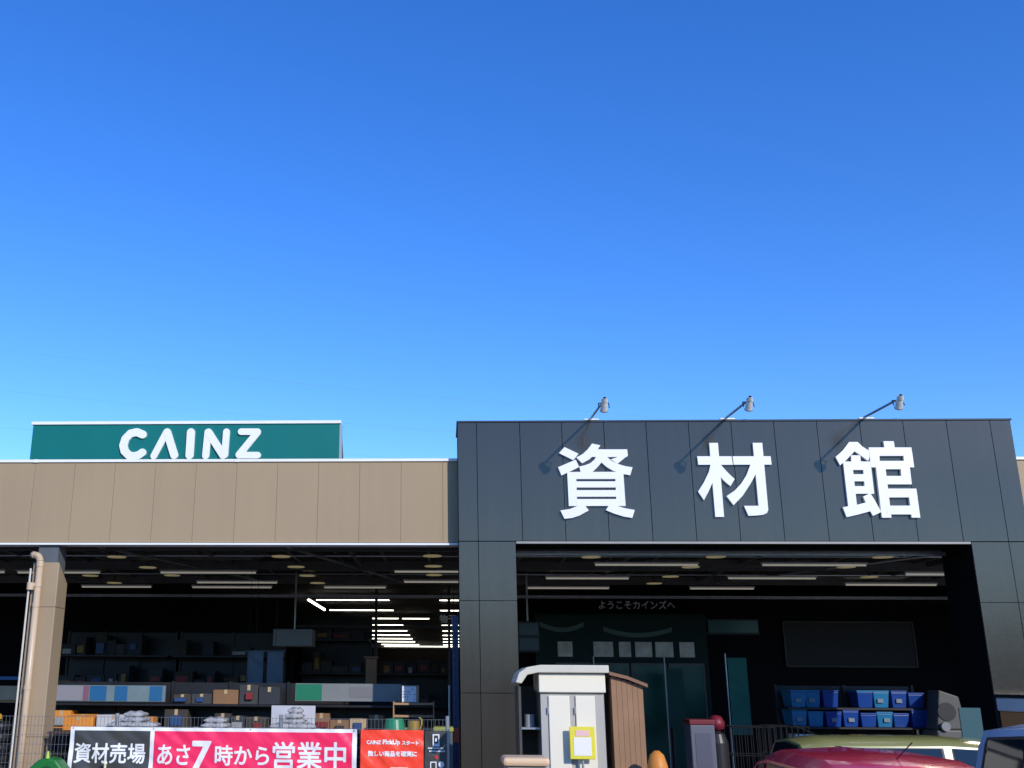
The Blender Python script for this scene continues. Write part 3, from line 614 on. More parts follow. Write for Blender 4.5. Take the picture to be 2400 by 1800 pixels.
# right end of the left bay
t = thing('wooden_rack', 'brown wooden rack stacked with planks beside the blue upright', 'rack', (-0.45, 1.4, 0.03))
for z in (0.5, 1.0, 1.38, 1.55, 1.72): MB().box(-0.72, -0.16, 1.15, 1.7, z-0.028, z).build('plank', WOOD, t)
for x in (-0.735, -0.157): MB().box(x, x+0.014, 1.15, 1.7, 0.03, 1.74).build('rack_side', WOOD, t)
o = carton(-0.49, 1.42, 1.722, 0.25, 0.3, 0.24, CARD, tape=False); tag(o, 'cardboard carton with a printed white label on top of the wooden rack', 'box')
MB().box(-0.61, -0.405, 1.266, 1.268, 1.735, 1.95).build('box_label', PAPER, o)
q = MB(); r2 = random.Random(2)
for zr in range(5):
    for xr in range(6):
        if r2.random() < .7: q.box(-0.60 + xr*0.032, -0.60 + xr*0.032 + r2.uniform(.012, .028), 1.2635, 1.2655, 1.755 + zr*0.037, 1.755 + zr*0.037 + 0.016)
q.build('small_print', mat('grey_print_ink', (0.25,0.26,0.28), 0.6), o)
t = thing('plastic_tub', 'green round plastic tub upside down on the fence side, above the red banner', 'tub', (-0.67, 0.2, 0))
MB().lathe([(0.165,1.36),(0.165,1.385),(0.15,1.387),(0.125,1.52),(0.11,1.535),(0.05,1.537)], -0.67, 0.2, 28).build('tub_body', mat('green_plastic', (0.02,0.22,0.10), 0.3, vary=0.05), t, smooth=False)
MB().lathe([(0.14,0.0),(0.15,0.6),(0.16,1.355)], -0.67, 0.2, 20).build('tub_stack', mat('green_plastic_dark', (0.015,0.15,0.07), 0.35), t)
t = thing('gold_can', 'gold paint can with a wire handle beside the green tub', 'can', (-0.4, 0.2, 0))
MB().lathe([(0.085,1.02),(0.085,1.50),(0.078,1.51),(0.03,1.512)], -0.41, 0.2, 20).build('can_body', mat('gold_tin', (0.55,0.34,0.08), 0.3, metal=0.6), t)
MB().path([(-0.32 + 0.0, 0.17, 1.40), (-0.30, 0.15, 1.46), (-0.30, 0.15, 1.53), (-0.335, 0.17, 1.55)], 0.01).build('can_handle', mat('brass_wire', (0.7,0.5,0.12), 0.3, metal=0.5), t)
MB().box(-0.56, -0.26, 0.05, 0.35, 0.9, 1.019).box(-0.54, -0.50, 0.07, 0.33, 0, 0.899).box(-0.32, -0.28, 0.07, 0.33, 0, 0.899).build('can_stand', WOOD, t)
t = thing('price_pole', 'thin white pole standing in front of the dark racks near the pillar', 'pole', (0.075, 0.6, 0))
MB().tube((0.075, 0.6, 0.03), (0.075, 0.6, 1.97), 0.011, 10).build('pole_shaft', mat('white_pole', (0.6,0.62,0.6), 0.4), t)
MB().tube((0.075, 0.6, 0.03), (0.075, 0.6, 0.05), 0.14, 20).build('pole_base', BLACKM, t)
t = thing('rack_upright', 'dark blue perforated steel upright against the left side of the dark pillar', 'rack', (0.165, 0.25, 0))
MB().box(0.12, 0.205, 0.25, 0.33, 0.03, 2.9).build('steel_post', mat('blue_steel', (0.012,0.03,0.10), 0.4, vary=0.1), t)
for i in range(16): MB().box(0.15, 0.172, 0.2475, 0.2495, 0.95 + i*0.11, 1.02 + i*0.11).build('slot', BLACKM, t)
MB().box(0.126, 0.2, 0.245, 0.2485, 1.23, 1.42).build('orange_clip', mat('orange_red_clip', (0.5,0.06,0.02), 0.4), t)
t = thing('waste_bin', 'dark bin with an olive yellow rim behind the icon banner', 'bin', (0.0, -0.35, 0))
MB().box(-0.13, 0.11, -0.6, -0.25, 0, 1.40).build('bin_body', mat('bin_grey', (0.07,0.09,0.09), 0.45), t, bevel=0.02)
MB().box(-0.14, 0.12, -0.61, -0.24, 1.402, 1.46).build('bin_rim', mat('olive_rim', (0.30,0.32,0.06), 0.4), t, bevel=0.015)
# left edge, behind the fence
t = thing('timber_shelf', 'pale timber beam shelf at the left edge beyond the fence', 'shelf', (-7.0, 2.0, 0))
MB().box(-8.6, -6.60, 2.0, 2.06, 1.70, 1.91).build('front_board', mat('pale_timber', (0.42,0.29,0.16), 0.6, vary=0.2, vscale=4), t)
MB().box(-8.6, -6.60, 2.061, 2.6, 1.66, 1.70).build('shelf_board', WOOD, t)
MB().box(-8.6, -6.57, 2.0, 2.05, 2.0, 2.05).build('blue_rail', mat('blue_rail_paint', (0.02,0.09,0.2), 0.4), t)
for x in (-8.55, -6.63): MB().box(x, x+0.05, 2.607, 2.65, 0.03, 2.6).build('upright', BLACKM, t)
for i, (x, y) in enumerate(((-6.22, 0.35), (-6.75, 0.4))):
    t = thing('hose_coil', 'black corrugated hose coil stacked upright at the left edge, ' + ('nearer the beige column' if i == 0 else 'farther from the beige column'), 'hose', (x, y, 0), 'black hose coils')
    for k in range(10):
        m = MB(); z = 0.1 + k*0.142; prof = [(0.17 + 0.075*math.cos(a), z + 0.07*math.sin(a)) for a in [2*math.pi*q/10 for q in range(11)]]
        n = 40; vs = []
        for i2 in range(n):
            a = 2*math.pi*i2/n; s = 1 + (0.04 if i2 % 2 else -0.02)
            for rr_, zz_ in prof[:-1]: vs.append((x + (0.17 + (rr_-0.17)*s)*math.cos(a)*1.0, y + (0.17 + (rr_-0.17)*s)*math.sin(a), zz_))
        w = 10; fs = [(p*w+q, p*w+(q+1) % w, ((p+1) % n)*w+(q+1) % w, ((p+1) % n)*w+q) for p in range(n) for q in range(w)]
        m.add(vs, fs).build('coil_ring', RUBBER, t)
t = thing('yellow_fitting', 'yellow bucket lid peeking over the hose coils at the left edge', 'lid', (-6.42, 0.8, 1.4))
MB().lathe([(0.02,1.44),(0.10,1.46),(0.10,1.50),(0.085,1.53),(0.02,1.54)], -6.44, 0.8, 20).build('lid_dome', mat('yellow_plastic', (0.65,0.38,0.02), 0.35), t)
MB().lathe([(0.09,0.03),(0.10,1.44)], -6.44, 0.8, 20).build('lid_tube', mat('ochre_plastic', (0.4,0.24,0.03), 0.4), t)
t = thing('wheelbarrow', 'green wheelbarrow tray tipped up in front of the fence below the column', 'wheelbarrow', (-4.98, -1.95, 0))
WB = mat('green_enamel', (0.012,0.15,0.025), 0.4, vary=0.06)
m = MB(); xs = [(-0.30,0.55),(-0.22,0.82),(-0.10,0.93),(0.0,0.96),(0.10,0.93),(0.2,0.82),(0.27,0.55)]
m.prism([(-4.80+a*1.1, z*1.1+0.09) for a, z in xs], -2.0, -1.75).build('tray', WB, t, bevel=0.03)
m = MB().prism([(-4.80+a*0.62, z*0.9+0.19) for a, z in xs], -2.006, -2.001).build('tray_hollow_shade', mat('hollow_shade_green', (0.006,0.07,0.015), 0.5), t)  # flat patch, no recess; the hollow's shade is painted as darker green
MB().tube((-4.80, -2.0, 0.25), (-4.80, -1.9, 0.25), 0.18, 20).build('wheel', RUBBER, t)
for x in (-4.98, -4.62): MB().tube((x, -1.87, 0.0), (x, -1.87, 0.7), 0.016, 10).build('handle', GALV, t)
MB().tube((-4.80, -1.99, 1.13), (-4.80, -1.99, 1.21), 0.022, 10, 0.012).build('tray_knob', mat('lime_knob', (0.4,0.6,0.08), 0.4), t)
wheelbarrow = bpy.data.objects['wheelbarrow']; wheelbarrow.location.x += 0.22
t = thing('garden_table', 'small dark slatted table behind the fence beside the beige column', 'table', (-5.2, 0.4, 0))
q = MB()
for i in range(5): q.box(-5.40, -5.02, 0.12 + i*0.11, 0.12 + i*0.11 + 0.09, 1.30, 1.325)
q.build('table_top', mat('dark_stained_wood', (0.06,0.035,0.025), 0.5, vary=0.2), t)
for x, y in ((-5.38,.14),(-5.07,.14),(-5.38,.62),(-5.07,.62)): MB().box(x, x+0.03, y, y+0.03, 0, 1.299).build('leg', BLACKM, t)
o = carton(-5.3, 1.2, 1.30, 0.44, 0.36, 0.2, ORANGE); tag(o, 'orange carton right beside the beige column, above the dark table', 'box')
o = carton(-4.78, 1.22, 1.30, 0.52, 0.34, 0.22, mat('pale_grey_carton', (0.5,0.5,0.5), 0.7, vary=0.1)); tag(o, 'pale grey carton between the orange carton and the leftmost sack pile', 'box')
shelf(-5.6, -4.5, 0.95, 1.5, (0.5, 0.9, 1.299), 1.305, 'low black shelf under the orange and pale grey cartons')

# ---------------------------------------------------------------- entrance bay
t = thing('display_screen', 'large dark display panel with a pale frame on the wall of the entrance bay', 'display panel', (7.6, 7.85, 2.8))
m = MB().box(7.07, 9.67, 7.84, 7.86, 2.40, 3.26).build('screen_face', mat('panel_black', (0.006,0.006,0.007), 0.6), t)
m = MB()
for b4 in ((7.05, 9.69, 3.262, 3.29), (7.05, 9.69, 2.37, 2.398)): m.box(b4[0], b4[1], 7.82, 7.87, b4[2], b4[3])
m.box(7.04, 7.069, 7.82, 7.87, 2.37, 3.29).box(9.671, 9.70, 7.82, 7.87, 2.37, 3.29)
m.build('frame', mat('frame_grey', (0.03,0.03,0.03), 0.5), t)
t = thing('teal_window', 'small teal lit window high on the dark wall beside the display panel', 'window', (6.0, 7.87, 3.1))
MB().box(5.52, 6.55, 7.86, 7.88, 3.05, 3.30).build('pane', mat('teal_pane', (0.03,0.10,0.10), 0.2), t)
MB().box(5.49, 6.58, 7.865, 7.89, 3.01, 3.048).box(5.49, 6.58, 7.865, 7.89, 3.302, 3.33).build('frame', BLACKM, t)
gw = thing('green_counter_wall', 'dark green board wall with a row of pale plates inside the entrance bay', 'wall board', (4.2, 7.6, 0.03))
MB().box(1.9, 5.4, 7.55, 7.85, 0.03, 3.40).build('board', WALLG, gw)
for x, w in ((2.50,.3),(3.28,.4),(3.72,.24),(4.10,.34),(4.52,.36),(4.98,.3)):
    MB().box(x-w/2, x+w/2, 7.535, 7.549, 2.54, 2.84).build('plate', mat('pale_plate', (0.55,0.57,0.52), 0.5, vary=0.3, vscale=6), gw)
for x0 in (2.3, 3.06, 3.82, 4.58):
    MB().box(x0, x0+0.72, 7.53, 7.548, 0.1, 2.42).build('door_pane', mat('teal_glass_door', (0.012,0.085,0.072), 0.15, ior=1.5, vary=0.35, vscale=1.3), gw)
    f_ = MB().box(x0, x0+0.03, 7.515, 7.529, 0.1, 2.42).box(x0+0.69, x0+0.72, 7.515, 7.529, 0.1, 2.42).box(x0+0.031, x0+0.689, 7.515, 7.529, 2.38, 2.42).box(x0+0.031, x0+0.689, 7.515, 7.529, 0.1, 0.16)
    f_.build('door_frame', BEAMG, gw)
for (x0, x1, z) in ((2.0, 2.9, 3.15), (3.3, 4.7, 3.05)):
    q = MB(); n = 14
    pts = [(x0 + (x1-x0)*i/n, z - 0.12*(1-(2*i/n-1)**2)) for i in range(n+1)]
    for a, c2 in zip(pts, pts[1:]): q.prism([(a[0],a[1]),(c2[0],c2[1]),(c2[0],c2[1]+0.09),(a[0],a[1]+0.09)], 7.54, 7.549)
    q.build('curved_stripe', mat('grey_green_stripe', (0.06,0.12,0.11), 0.5), gw)
for x, lab in ((1.52, 'black wall cabinet high beside the green board wall, next to the dark pillar'),):
    t = thing('wall_cabinet', lab, 'cabinet', (x, 6.0, 2.9))
    MB().box(1.43, 1.85, 6.0, 6.4, 2.58, 3.16).build('cabinet_shell', BLACKM, t, bevel=0.01)
    for z in (2.62, 2.90): MB().box(1.46, 1.82, 5.985, 5.998, z, z+0.22).build('door', mat('teal_black', (0.02,0.035,0.04), 0.3), t)
    MB().tube((1.64, 6.2, 3.161), (1.64, 6.2, 4.1), 0.02, 8).build('hanging_rod', GALV, t)
for i, (x, y) in enumerate(((5.0, 4.0), (3.1, 6.4), (4.5, 6.6))):
    t = thing('nobori_flag', ['tall green flag banner between the green board wall and the blue bins', 'green flag banner in front of the pale plates, nearest the cream shed', 'dark green flag banner under the pale plates'][i], 'flag', (x, y, 0.03), 'green flag banners')
    cloth(MB(), x-0.16, x+0.16, 1.2, 2.45 if i == 0 else 2.3, y, wrinkle(40+i, 0.012)).build('flag_cloth', mat('flag_green', (0.01,0.12,0.08), 0.6) if i < 2 else mat('flag_dark_green', (0.006,0.06,0.05), 0.6), t, smooth=True)
    MB().tube((x-0.19, y, 0.05), (x-0.19, y, 2.52), 0.012, 8).build('flag_pole', GALV, t)
    MB().tube((x-0.19, y, 0.03), (x-0.19, y, 0.07), 0.2, 16).build('flag_base', BLACKM, t)
# bins on a table
t = shelf(5.6, 7.85, 3.4, 4.0, (0.5, 1.0, 1.36, 1.66), 2.02, 'open shelf carrying two rows of blue storage bins in the entrance bay')
BL1, BL2 = mat('sky_blue_plastic', (0.015,0.16,0.34), 0.35, vary=0.06), mat('deep_blue_plastic', (0.008,0.05,0.26), 0.35, vary=0.06)
rb = random.Random(12)
for row, z in enumerate((1.362, 1.662)):
    for i in range(8):
        x = 5.78 + i*0.272; kind = 0 if i in (0, 1, 5) else 1
        lab = ('sky blue' if kind == 0 else 'deep blue') + ' storage bin in the ' + ('lower' if row == 0 else 'upper') + ' row on the open shelf'
        if row == 1 and i == 3: continue
        dx, dy, hh = rb.uniform(-.01, .01), rb.uniform(-.05, .05), rb.choice((.19, .21, .24)); x += dx; yb = 3.66 + dy
        t = thing('storage_bin', lab, 'bin', (x, yb, z), 'blue storage bins'); mm = BL1 if kind == 0 else BL2
        MB().add([(x-.105,yb-.18,z),(x+.105,yb-.18,z),(x+.105,yb+.2,z),(x-.105,yb+.2,z),(x-.125,yb-.22,z+hh),(x+.125,yb-.22,z+hh),(x+.125,yb+.24,z+hh),(x-.125,yb+.24,z+hh)],
                 [(0,3,2,1),(4,5,6,7),(0,1,5,4),(1,2,6,5),(2,3,7,6),(3,0,4,7)]).build('bin_body', mm, t, bevel=0.008)
        MB().box(x-.130, x+.130, yb-.225, yb+.245, z+hh+.002, z+hh+.03).build('bin_lid', BL1 if rb.random() < .3 else mm, t, bevel=0.006)
        if rb.random() < .45: MB().box(x-.05+dx*3, x+.04+dx*3, yb-.225, yb-.200, z+.08, z+.14).build('bin_label', mat('bin_label_card', (0.16,0.20,0.24), 0.5), t)
        t.rotation_euler = (0, 0, rb.uniform(-.05, .05))
for i in range(5):
    x = 5.85 + i*0.44
    o = carton(x, 3.66, 1.001, 0.3, 0.36, 0.24, [PAPER, DIM[2], CARD, PAPER, DIM[1]][i]); tag(o, ['white carton under the blue bins at the end nearest the flag', 'slate carton under the blue bins', 'brown carton under the middle of the blue bins', 'white carton under the blue bins, second from the machine', 'grey carton under the blue bins nearest the machine'][i], 'box')
t = thing('floor_machine', 'grey and black upright machine beside the blue bins', 'machine', (8.0, 3.0, 0.03))
MB().box(7.72, 8.25, 2.95, 3.5, 0.1, 1.35).build('machine_body', mat('machine_grey', (0.08,0.08,0.078), 0.5, vary=0.2), t, bevel=0.03)
MB().prism([(7.75,1.352),(8.22,1.352),(8.15,1.85),(7.85,1.95)], 3.0, 3.4).build('machine_hood', mat('machine_pale', (0.075,0.075,0.072), 0.5), t, bevel=0.02)
MB().tube((7.93, 2.985, 1.62), (7.93, 3.0, 1.62), 0.14, 20).build('dial', BLACKM, t)
MB().tube((7.85, 2.9, 1.4), (7.85, 2.949, 1.4), 0.07, 16).build('knob', mat('knob_pale', (0.2,0.2,0.22), 0.4), t)
t = thing('vending_cabinet', 'white lilac cabinet with a red top standing in the entrance bay', 'cabinet', (3.62, 1.0, 0.03))
MB().box(3.46, 3.80, 1.0, 1.4, 0.03, 1.46).build('cabinet_body', mat('lilac_white', (0.12,0.12,0.15), 0.4), t, bevel=0.015)
MB().box(3.45, 3.81, 0.99, 1.41, 1.462, 1.53).build('cabinet_top', mat('dull_red', (0.16,0.015,0.02), 0.4), t, bevel=0.01)
MB().box(3.52, 3.74, 0.994, 0.998, 0.9, 1.35).build('cabinet_door', mat('lilac_grey', (0.09,0.09,0.12), 0.4), t)
t = thing('gas_cylinder', 'dark cylinder with a red cap beside the lilac cabinet', 'cylinder', (3.95, 1.5, 0.03))
MB().lathe([(0.13,0.03),(0.15,0.08),(0.15,1.2),(0.11,1.32),(0.05,1.36)], 3.95, 1.5, 24).build('cylinder_body', mat('cylinder_black', (0.02,0.02,0.022), 0.4), t, smooth=False)
MB().lathe([(0.04,1.361),(0.11,1.40),(0.12,1.48),(0.08,1.56),(0.02,1.58)], 3.95, 1.5, 20).build('cylinder_cap', mat('crimson_cap', (0.17,0.01,0.025), 0.5), t, smooth=True)
for i, (x, y) in enumerate(((4.6, 2.2), (5.25, 2.6))):
    t = thing('roll_cage', ['black wire trolley beside the dark cylinder', 'black wire trolley in front of the blue bins'][i], 'trolley', (x, y, 0.03), 'black wire trolleys')
    q = MB()
    for k in range(8):
        xx = x - 0.3 + k*0.6/7; q.tube((xx, y-0.25, 0.2), (xx, y-0.25, 1.4), 0.006, 6); q.tube((xx, y+0.25, 0.2), (xx, y+0.25, 1.4), 0.006, 6)
    for z in (0.2, 0.6, 1.0, 1.4): q.tube((x-.3, y-.25, z), (x+.3, y-.25, z), 0.008, 6).tube((x-.3, y+.25, z), (x+.3, y+.25, z), 0.008, 6).tube((x-.3, y-.25, z), (x-.3, y+.25, z), 0.008, 6).tube((x+.3, y-.25, z), (x+.3, y+.25, z), 0.008, 6)
    q.build('wire_basket', BLACKM, t)
    MB().box(x-.31, x+.31, y-.26, y+.26, 0.15, 0.19).build('deck', BLACKM, t)
    for dx in (-.26, .26):
        for dy in (-.2, .2): MB().tube((x+dx-0.02, y+dy, 0.09), (x+dx+0.02, y+dy, 0.09), 0.055, 14).build('caster', RUBBER, t)

# ---------------------------------------------------------------- sheds and things in front of the entrance
CREAM = mat('cream_steel', (0.62,0.58,0.47), 0.4, vary=0.05)
t = thing('storage_shed', 'cream steel storage shed with two white doors and an open dark bay before the entrance', 'shed', (1.4, -1.5, 0))
MB().box(1.16, 1.91, -1.45, -0.75, 0.08, 1.93).build('shed_wall', mat('shed_grey', (0.42,0.40,0.36), 0.5, vary=0.06), t)
q = MB().box(0.90, 0.93, -1.42, -0.75, 0.08, 1.99).box(0.932, 1.158, -0.78, -0.75, 0.08, 1.99); q.build('bay_wall', mat('bay_dark', (0.06,0.06,0.05), 0.6), t)
MB().box(1.14, 1.93, -1.50, -0.73, 1.932, 2.13).build('fascia', mat('cream_white', (0.82,0.76,0.60), 0.4), t, bevel=0.01)
MB().prism([(0.86,2.03),(0.90,2.13),(1.0,2.19),(1.16,2.215),(1.97,2.215),(1.97,2.134),(1.13,2.134),(1.0,2.11),(0.93,2.02)], -1.56, -0.70).build('roof', CREAM, t, bevel=0.01)
for x0, x1 in ((1.25, 1.50), (1.57, 1.80)):
    dr = MB().box(x0, x1, -1.472, -1.451, 0.12, 1.90).build('door', mat('warm_white_door', (0.80,0.74,0.60), 0.35), t, bevel=0.008)
    for zh in (0.4, 1.1, 1.75): MB().tube((x0-0.006, -1.478, zh-0.035), (x0-0.006, -1.478, zh+0.035), 0.008, 8).build('hinge', GALV, dr)
    MB().box(x1-0.04, x1-0.025, -1.49, -1.473, 0.9, 1.1).build('handle', GALV, dr)
for z in (0.6, 1.1, 1.55): MB().box(0.932, 1.156, -1.35, -0.785, z, z+0.02).build('bay_shelf', GALV, t)
m = MB().tube((1.04, -1.2, 1.571), (1.04, -1.2, 1.70), 0.06, 16); m.build('bay_item', mat('grey_tin', (0.3,0.3,0.3), 0.4), t)
t.location = (1.236, -3.0, 0); t.scale = (0.886, 0.886, 0.99)
t = thing('kennel_house', 'brown wooden hut with a lean-to roof right of the cream shed', 'shed', (2.1, -1.4, 0))
m = MB(); n = 6
for i in range(n):
    xa = 1.995 + i*0.062; m.box(xa-0.0, xa+0.059, -1.46, -1.44, 0.1, 2.10 - (xa-1.97)*0.28)
m.build('plank_wall', mat('brown_planks', (0.30,0.165,0.085), 0.65, vary=0.15, vscale=5, bump=0.2, bscale=25, bstretch=(12,12,1)), t)
MB().prism([(1.99,0.08),(2.37,0.08),(2.37,1.975),(1.99,2.085)], -1.438, -0.9).build('hut_core', mat('brown_core', (0.16,0.085,0.045), 0.7), t)
MB().prism([(1.97,2.11),(1.97,2.145),(2.18,2.10),(2.415,2.02),(2.415,1.985),(2.18,2.065)], -1.52, -0.85).build('roof', mat('brown_roof', (0.22,0.11,0.06), 0.6, vary=0.1), t)
t.location = (1.857, -2.95, 0); t.scale = (0.886, 0.886, 0.993)
t = thing('price_sign', 'yellow price board on a stand leaning by the cream shed doors', 'sign', (1.43, -3.07, 0))
MB().box(1.30, 1.56, -3.075, -3.055, 1.255, 1.575).build('sign_board', mat('bright_yellow', (0.75,0.66,0.05), 0.45), t, bevel=0.006)
MB().box(1.34, 1.52, -3.0785, -3.0755, 1.29, 1.47).build('white_field', mat('warm_white_print', (0.82,0.80,0.72), 0.5), t)
MB().box(1.36, 1.50, -3.0785, -3.0755, 1.48, 1.54).build('pink_field', mat('pink_print', (0.8,0.5,0.45), 0.5), t)
MB().tube((1.43, -3.035, 0.02), (1.43, -3.035, 1.5), 0.013, 10).build('stand_pole', GALV, t)
MB().tube((1.43, -3.035, 0.0), (1.43, -3.035, 0.03), 0.16, 20).build('stand_foot', BLACKM, t)
t = thing('traffic_cone', 'orange cone standing on a grey stand at the foot of the brown hut', 'cone', (2.14, -3.3, 0))
MB().box(2.01, 2.27, -3.43, -3.17, 0, 0.95).box(1.99, 2.29, -3.45, -3.15, 0.951, 0.995).build('cone_stand', mat('stand_grey', (0.2,0.2,0.2), 0.5), t, bevel=0.01)
MB().lathe([(0.125,0.996),(0.10,1.22),(0.07,1.32),(0.025,1.36)], 2.14, -3.3, 20).build('cone_body', mat('vivid_orange', (0.62,0.22,0.03), 0.5), t, smooth=True)
t = thing('plastic_bin', 'tan rounded plastic bin in front of the dark pillar', 'bin', (0.75, -4.2, 0))
MB().box(0.56, 0.94, -4.35, -4.0, 0, 1.27).build('bin_body', mat('bin_side_grey', (0.3,0.29,0.28), 0.5), t, bevel=0.03)
MB().box(0.535, 0.965, -4.38, -3.97, 1.272, 1.35).build('bin_lid', mat('tan_plastic', (0.72,0.50,0.30), 0.45), t, bevel=0.03)
t = thing('notice_stand', 'teal notice board standing before the right leg of the dark entrance', 'sign', (6.05, -1.2, 0))
MB().box(6.15, 6.40, -1.22, -1.2, 1.35, 1.76).build('sign_board', mat('teal_board', (0.012,0.07,0.085), 0.5), t)
MB().tube((6.30, -1.185, 0), (6.30, -1.185, 1.7), 0.016, 10).build('stand_pole', GALV, t)
t = thing('drinks_cabinet', 'white and orange cabinet cut by the right edge of the picture', 'cabinet', (7.6, -0.6, 0))
MB().box(7.20, 7.95, -0.75, -0.06, 0.05, 1.70).build('cabinet_body', mat('cabinet_orange', (0.78,0.30,0.10), 0.45), t, bevel=0.02)
MB().box(7.18, 7.97, -0.77, -0.05, 1.702, 1.87).build('cabinet_top', VWHT, t, bevel=0.02)
MB().box(7.17, 7.98, -0.78, -0.04, 1.872, 1.91).build('top_rim', BLACKM, t)

# ---------------------------------------------------------------- cars
def car(name, label, x, y, rot, L, Wd, H, m, van=False, rails=False):
    t = thing(name, label, 'car', (x, y, 0)); ORG[t.name] = (0, 0, 0); hw = Wd/2
    if van: st = [(-L/2,.5,.72,.9),(-L/2+.03,.5,.98,1.0),(-L/2+.16,.98,H-.05,1),(-L/2+.45,.98,H,1),(0,.98,H+.01,1),(L/2-1.15,.98,H-.02,1),(L/2-.42,.98,1.02,1),(L/2-.12,.9,.92,.98),(L/2,.5,.62,.88)]
    else:   st = [(-L/2,.5,.70,.9),(-L/2+.04,.5,.95,.98),(-L/2+.30,.93,H-.06,1),(-L/2+.65,.93,H-.01,1),(-.05,.93,H,1),(L/2-1.45,.93,H-.05,1),(L/2-.85,.93,.98,1),(L/2-.25,.85,.86,.97),(L/2,.5,.6,.86)]
    belt = 0.92 if not van else 0.98
    rings = []; 
    for xx, _, zt, wf in st:
        bl = min(belt, zt - 0.02); w = hw*wf; tw = w*(0.80 if zt > belt + .2 else 0.93)
        zb = 0.30
        z4 = bl + (zt-bl)*0.84; w4 = w*0.985 + (tw*1.03 - w*0.985)*0.84
        half = [(w*.93, zb), (w, zb+.2), (w, bl-.12), (w*.985, bl), (w4, z4), (tw*.86, zt - 0.015 if zt > belt+.2 else zt-.01), (0, zt + (.015 if zt > belt+.2 else .01))]
        rings.append([(xx, yy, zz) for yy, zz in half] + [(xx, -yy, zz) for yy, zz in half[-2::-1]])
    n = len(rings[0]); ns = len(st); bv = [p for r in rings for p in r]; bf = []; gl = {'side_window': [], 'windscreen': [], 'rear_window': []}
    for i in range(ns-1):
        for j in range(n-1):
            f = (i*n+j, i*n+j+1, (i+1)*n+j+1, (i+1)*n+j)
            g_ = None
            if j in (3, n-5) and 2 <= i < ns-4: g_ = 'side_window'
            if 4 <= j <= n-6 and i == 1: g_ = 'rear_window'
            if 4 <= j <= n-6 and i == ns-4: g_ = 'windscreen'
            if g_: gl[g_].append(f)
            bf.append(f)
        bf.append((i*n+n-1, i*n, (i+1)*n, (i+1)*n+n-1))
    bf.append(tuple(range(n))); bf.append(tuple(range((ns-1)*n, ns*n)))
    body = MB().add(bv, bf).build('body', m, t, smooth=True, bevel=0.025, seg=3)
    for nm, fs in gl.items():
        # each pane: shrunk towards its own middle, set 4 mm proud of the body and 6 mm thick
        def pane(quads, nm, k0=0.86, o1=0.012, m_=TINT):
            ids = sorted({q for f in quads for q in f}); P = {q: Vector(bv[q]) for q in ids}; c_ = sum(P.values(), Vector())/len(ids)
            f0 = quads[0]; nr = (P[f0[1]]-P[f0[0]]).cross(P[f0[3]]-P[f0[0]]).normalized()
            if nr.dot(c_ - Vector((0, 0, 0.8))) < 0: nr = -nr
            k_ = {q: (c_ + (P[q]-c_)*k0) for q in ids}; ix = {q: a for a, q in enumerate(ids)}; M_ = len(ids)
            vs = [k_[q] + nr*o1 for q in ids] + [k_[q] - nr*0.004 for q in ids]
            MB().add(vs, [tuple(ix[q] for q in f) for f in quads] + [tuple(ix[q]+M_ for q in reversed(f)) for f in quads]).build(nm, m_, t)
            if m_ is TINT: pane(quads, 'window_seal', k0*1.05, o1-0.005, RUBBER)
        if nm == 'side_window':
            for f in fs: pane([f], nm)
        elif fs: pane(fs, nm)
    for sx in (-L/2+.62, L/2-.66):
        for sy in (-1, 1):
            w = MB().tube((sx, sy*(hw-.17), .28), (sx, sy*(hw+.005), .28), .28, 24).build('wheel', RUBBER, t)
            MB().tube((sx, sy*(hw+.006), .28), (sx, sy*(hw+.016), .28), .17, 20).build('rim', GALV, w)
    TL = mat('tail_lamp_red', (0.55,0.01,0.015), 0.15)
    for sy in (-1, 1):
        MB().box(-L/2-.012, -L/2+.10, sy*hw*.80-.08, sy*hw*.80+.08, .62, .90).build('tail_light', TL, t, bevel=0.02)
        MB().box(L/2-.22, L/2-.02, sy*hw*.70-.12, sy*hw*.70+.12, .60, .74).build('headlight', mat('headlamp_clear', (0.7,0.7,0.7), 0.1), t, bevel=0.02)
        MB().box(L/2-1.12, L/2-1.0, sy*(hw+.10)-.08, sy*(hw+.10)+.08, .95, 1.08).build('door_mirror', m, t, bevel=0.03)
    MB().box(-L/2-.06, -L/2+.1, -hw*.93, hw*.93, .30, .52).build('bumper', m, t, bevel=0.04)
    MB().box(L/2-.1, L/2+.06, -hw*.9, hw*.9, .28, .50).build('bumper', m, t, bevel=0.04)
    MB().box(-L/2-.075, -L/2-.062, -.165, .165, .56 if van else .60, .725 if van else .765).build('number_plate', mat('plate_yellow', (0.7,0.55,0.05), 0.4), t)
    if not van: MB().box(-L/2+.10, -L/2+.13, -.14, .14, H-.14, H-.11).build('brake_light', TL, t)
    q = MB().box(-.02, .02, -.02, .02, H+.012, H+.016); q.tube((-L/2+.55, 0, H-.01), (-L/2+.25, 0, H+.12), 0.004, 6); q.build('antenna', BLACKM, t)
    t.rotation_euler = (0, 0, rot)
    return t
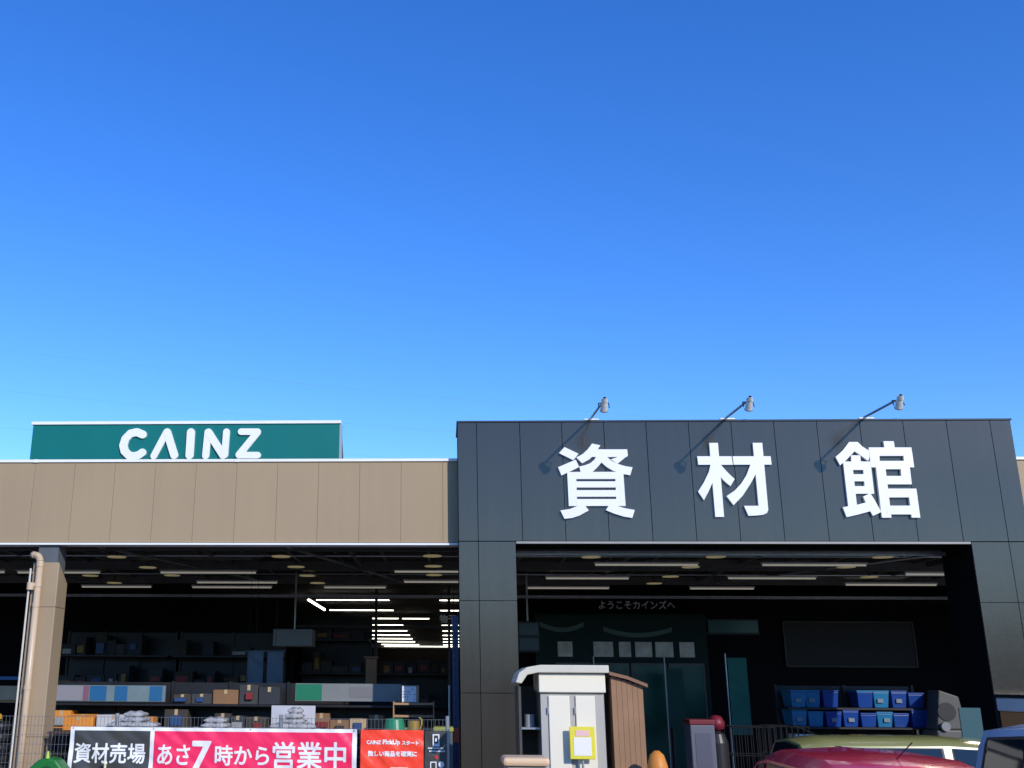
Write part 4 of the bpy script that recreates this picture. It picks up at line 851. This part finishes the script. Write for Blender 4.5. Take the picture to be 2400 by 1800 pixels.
RED = paint('red_car_paint', (0.75, 0.03, 0.07)); LIME = paint('olive_yellow_paint', (0.26, 0.25, 0.075)); BLUE = paint('pale_blue_paint', (0.42, 0.50, 0.62))
car('parked_car', 'red hatchback parked nose to the entrance, only its roof and rear glass in view', 3.30, -5.10, math.pi/2, 3.40, 1.44, 1.50, RED)
car('parked_car', 'olive yellow car standing sideways beyond the red hatchback', 5.42, -1.90, 0, 3.40, 1.24, 1.45, LIME, van=True)
car('parked_van', 'pale blue boxy car with dark glass, cut by the right edge of the picture', 4.95, -7.85, 0, 3.40, 1.40, 1.80, BLUE, van=True)

# ---------------------------------------------------------------- wires far behind, and the tree belt across the car park
for (xa, za, xb, zb) in ((-110, 53.5, 110, 30), (-110, 46.6, 110, 27.6), (-110, 40.5, 110, 25.5)):
    pts = [(xa + (xb-xa)*i/24, 120, za + (zb-za)*i/24 - 2.5*(1-(2*i/24-1)**2)) for i in range(25)]
    w = MB().path(pts, 0.009, 5).build('power_line', mat('wire_grey', (0.22,0.26,0.30), 0.6))
    tag(w, ['highest of the thin power lines crossing the sky over the green sign', 'middle thin power line crossing the sky over the green sign', 'lowest thin power line crossing the sky over the green sign'][[53.5, 46.6, 40.5].index(za)], 'power line', 'power lines in the sky')
rt = random.Random(9); m = MB()
for i in range(130):
    x = -110 + i*1.7 + rt.uniform(-.8, .8); y = -62 + rt.uniform(-3, 3); h = rt.uniform(5.2, 7.6); r = rt.uniform(1.3, 2.2)
    for k in range(26):
        a, b2 = rt.uniform(0, 6.28), rt.uniform(-1, 1); q = math.sqrt(1-b2*b2); c0 = Vector((x + r*q*math.cos(a), y + r*q*math.sin(a), h*0.52 + h*0.46*b2)); s = rt.uniform(.5, 1.0)
        u = Vector((rt.uniform(-1,1), rt.uniform(-1,1), rt.uniform(-1,1))).normalized(); v = u.orthogonal().normalized()
        m.add([c0-u*s-v*s, c0+u*s-v*s, c0+u*s+v*s, c0-u*s+v*s], [(0,1,2,3)])
w = m.build('tree_belt', mat('dark_foliage', (0.035,0.055,0.025), 0.8, vary=0.3, vscale=0.3)); w['kind'] = 'stuff'
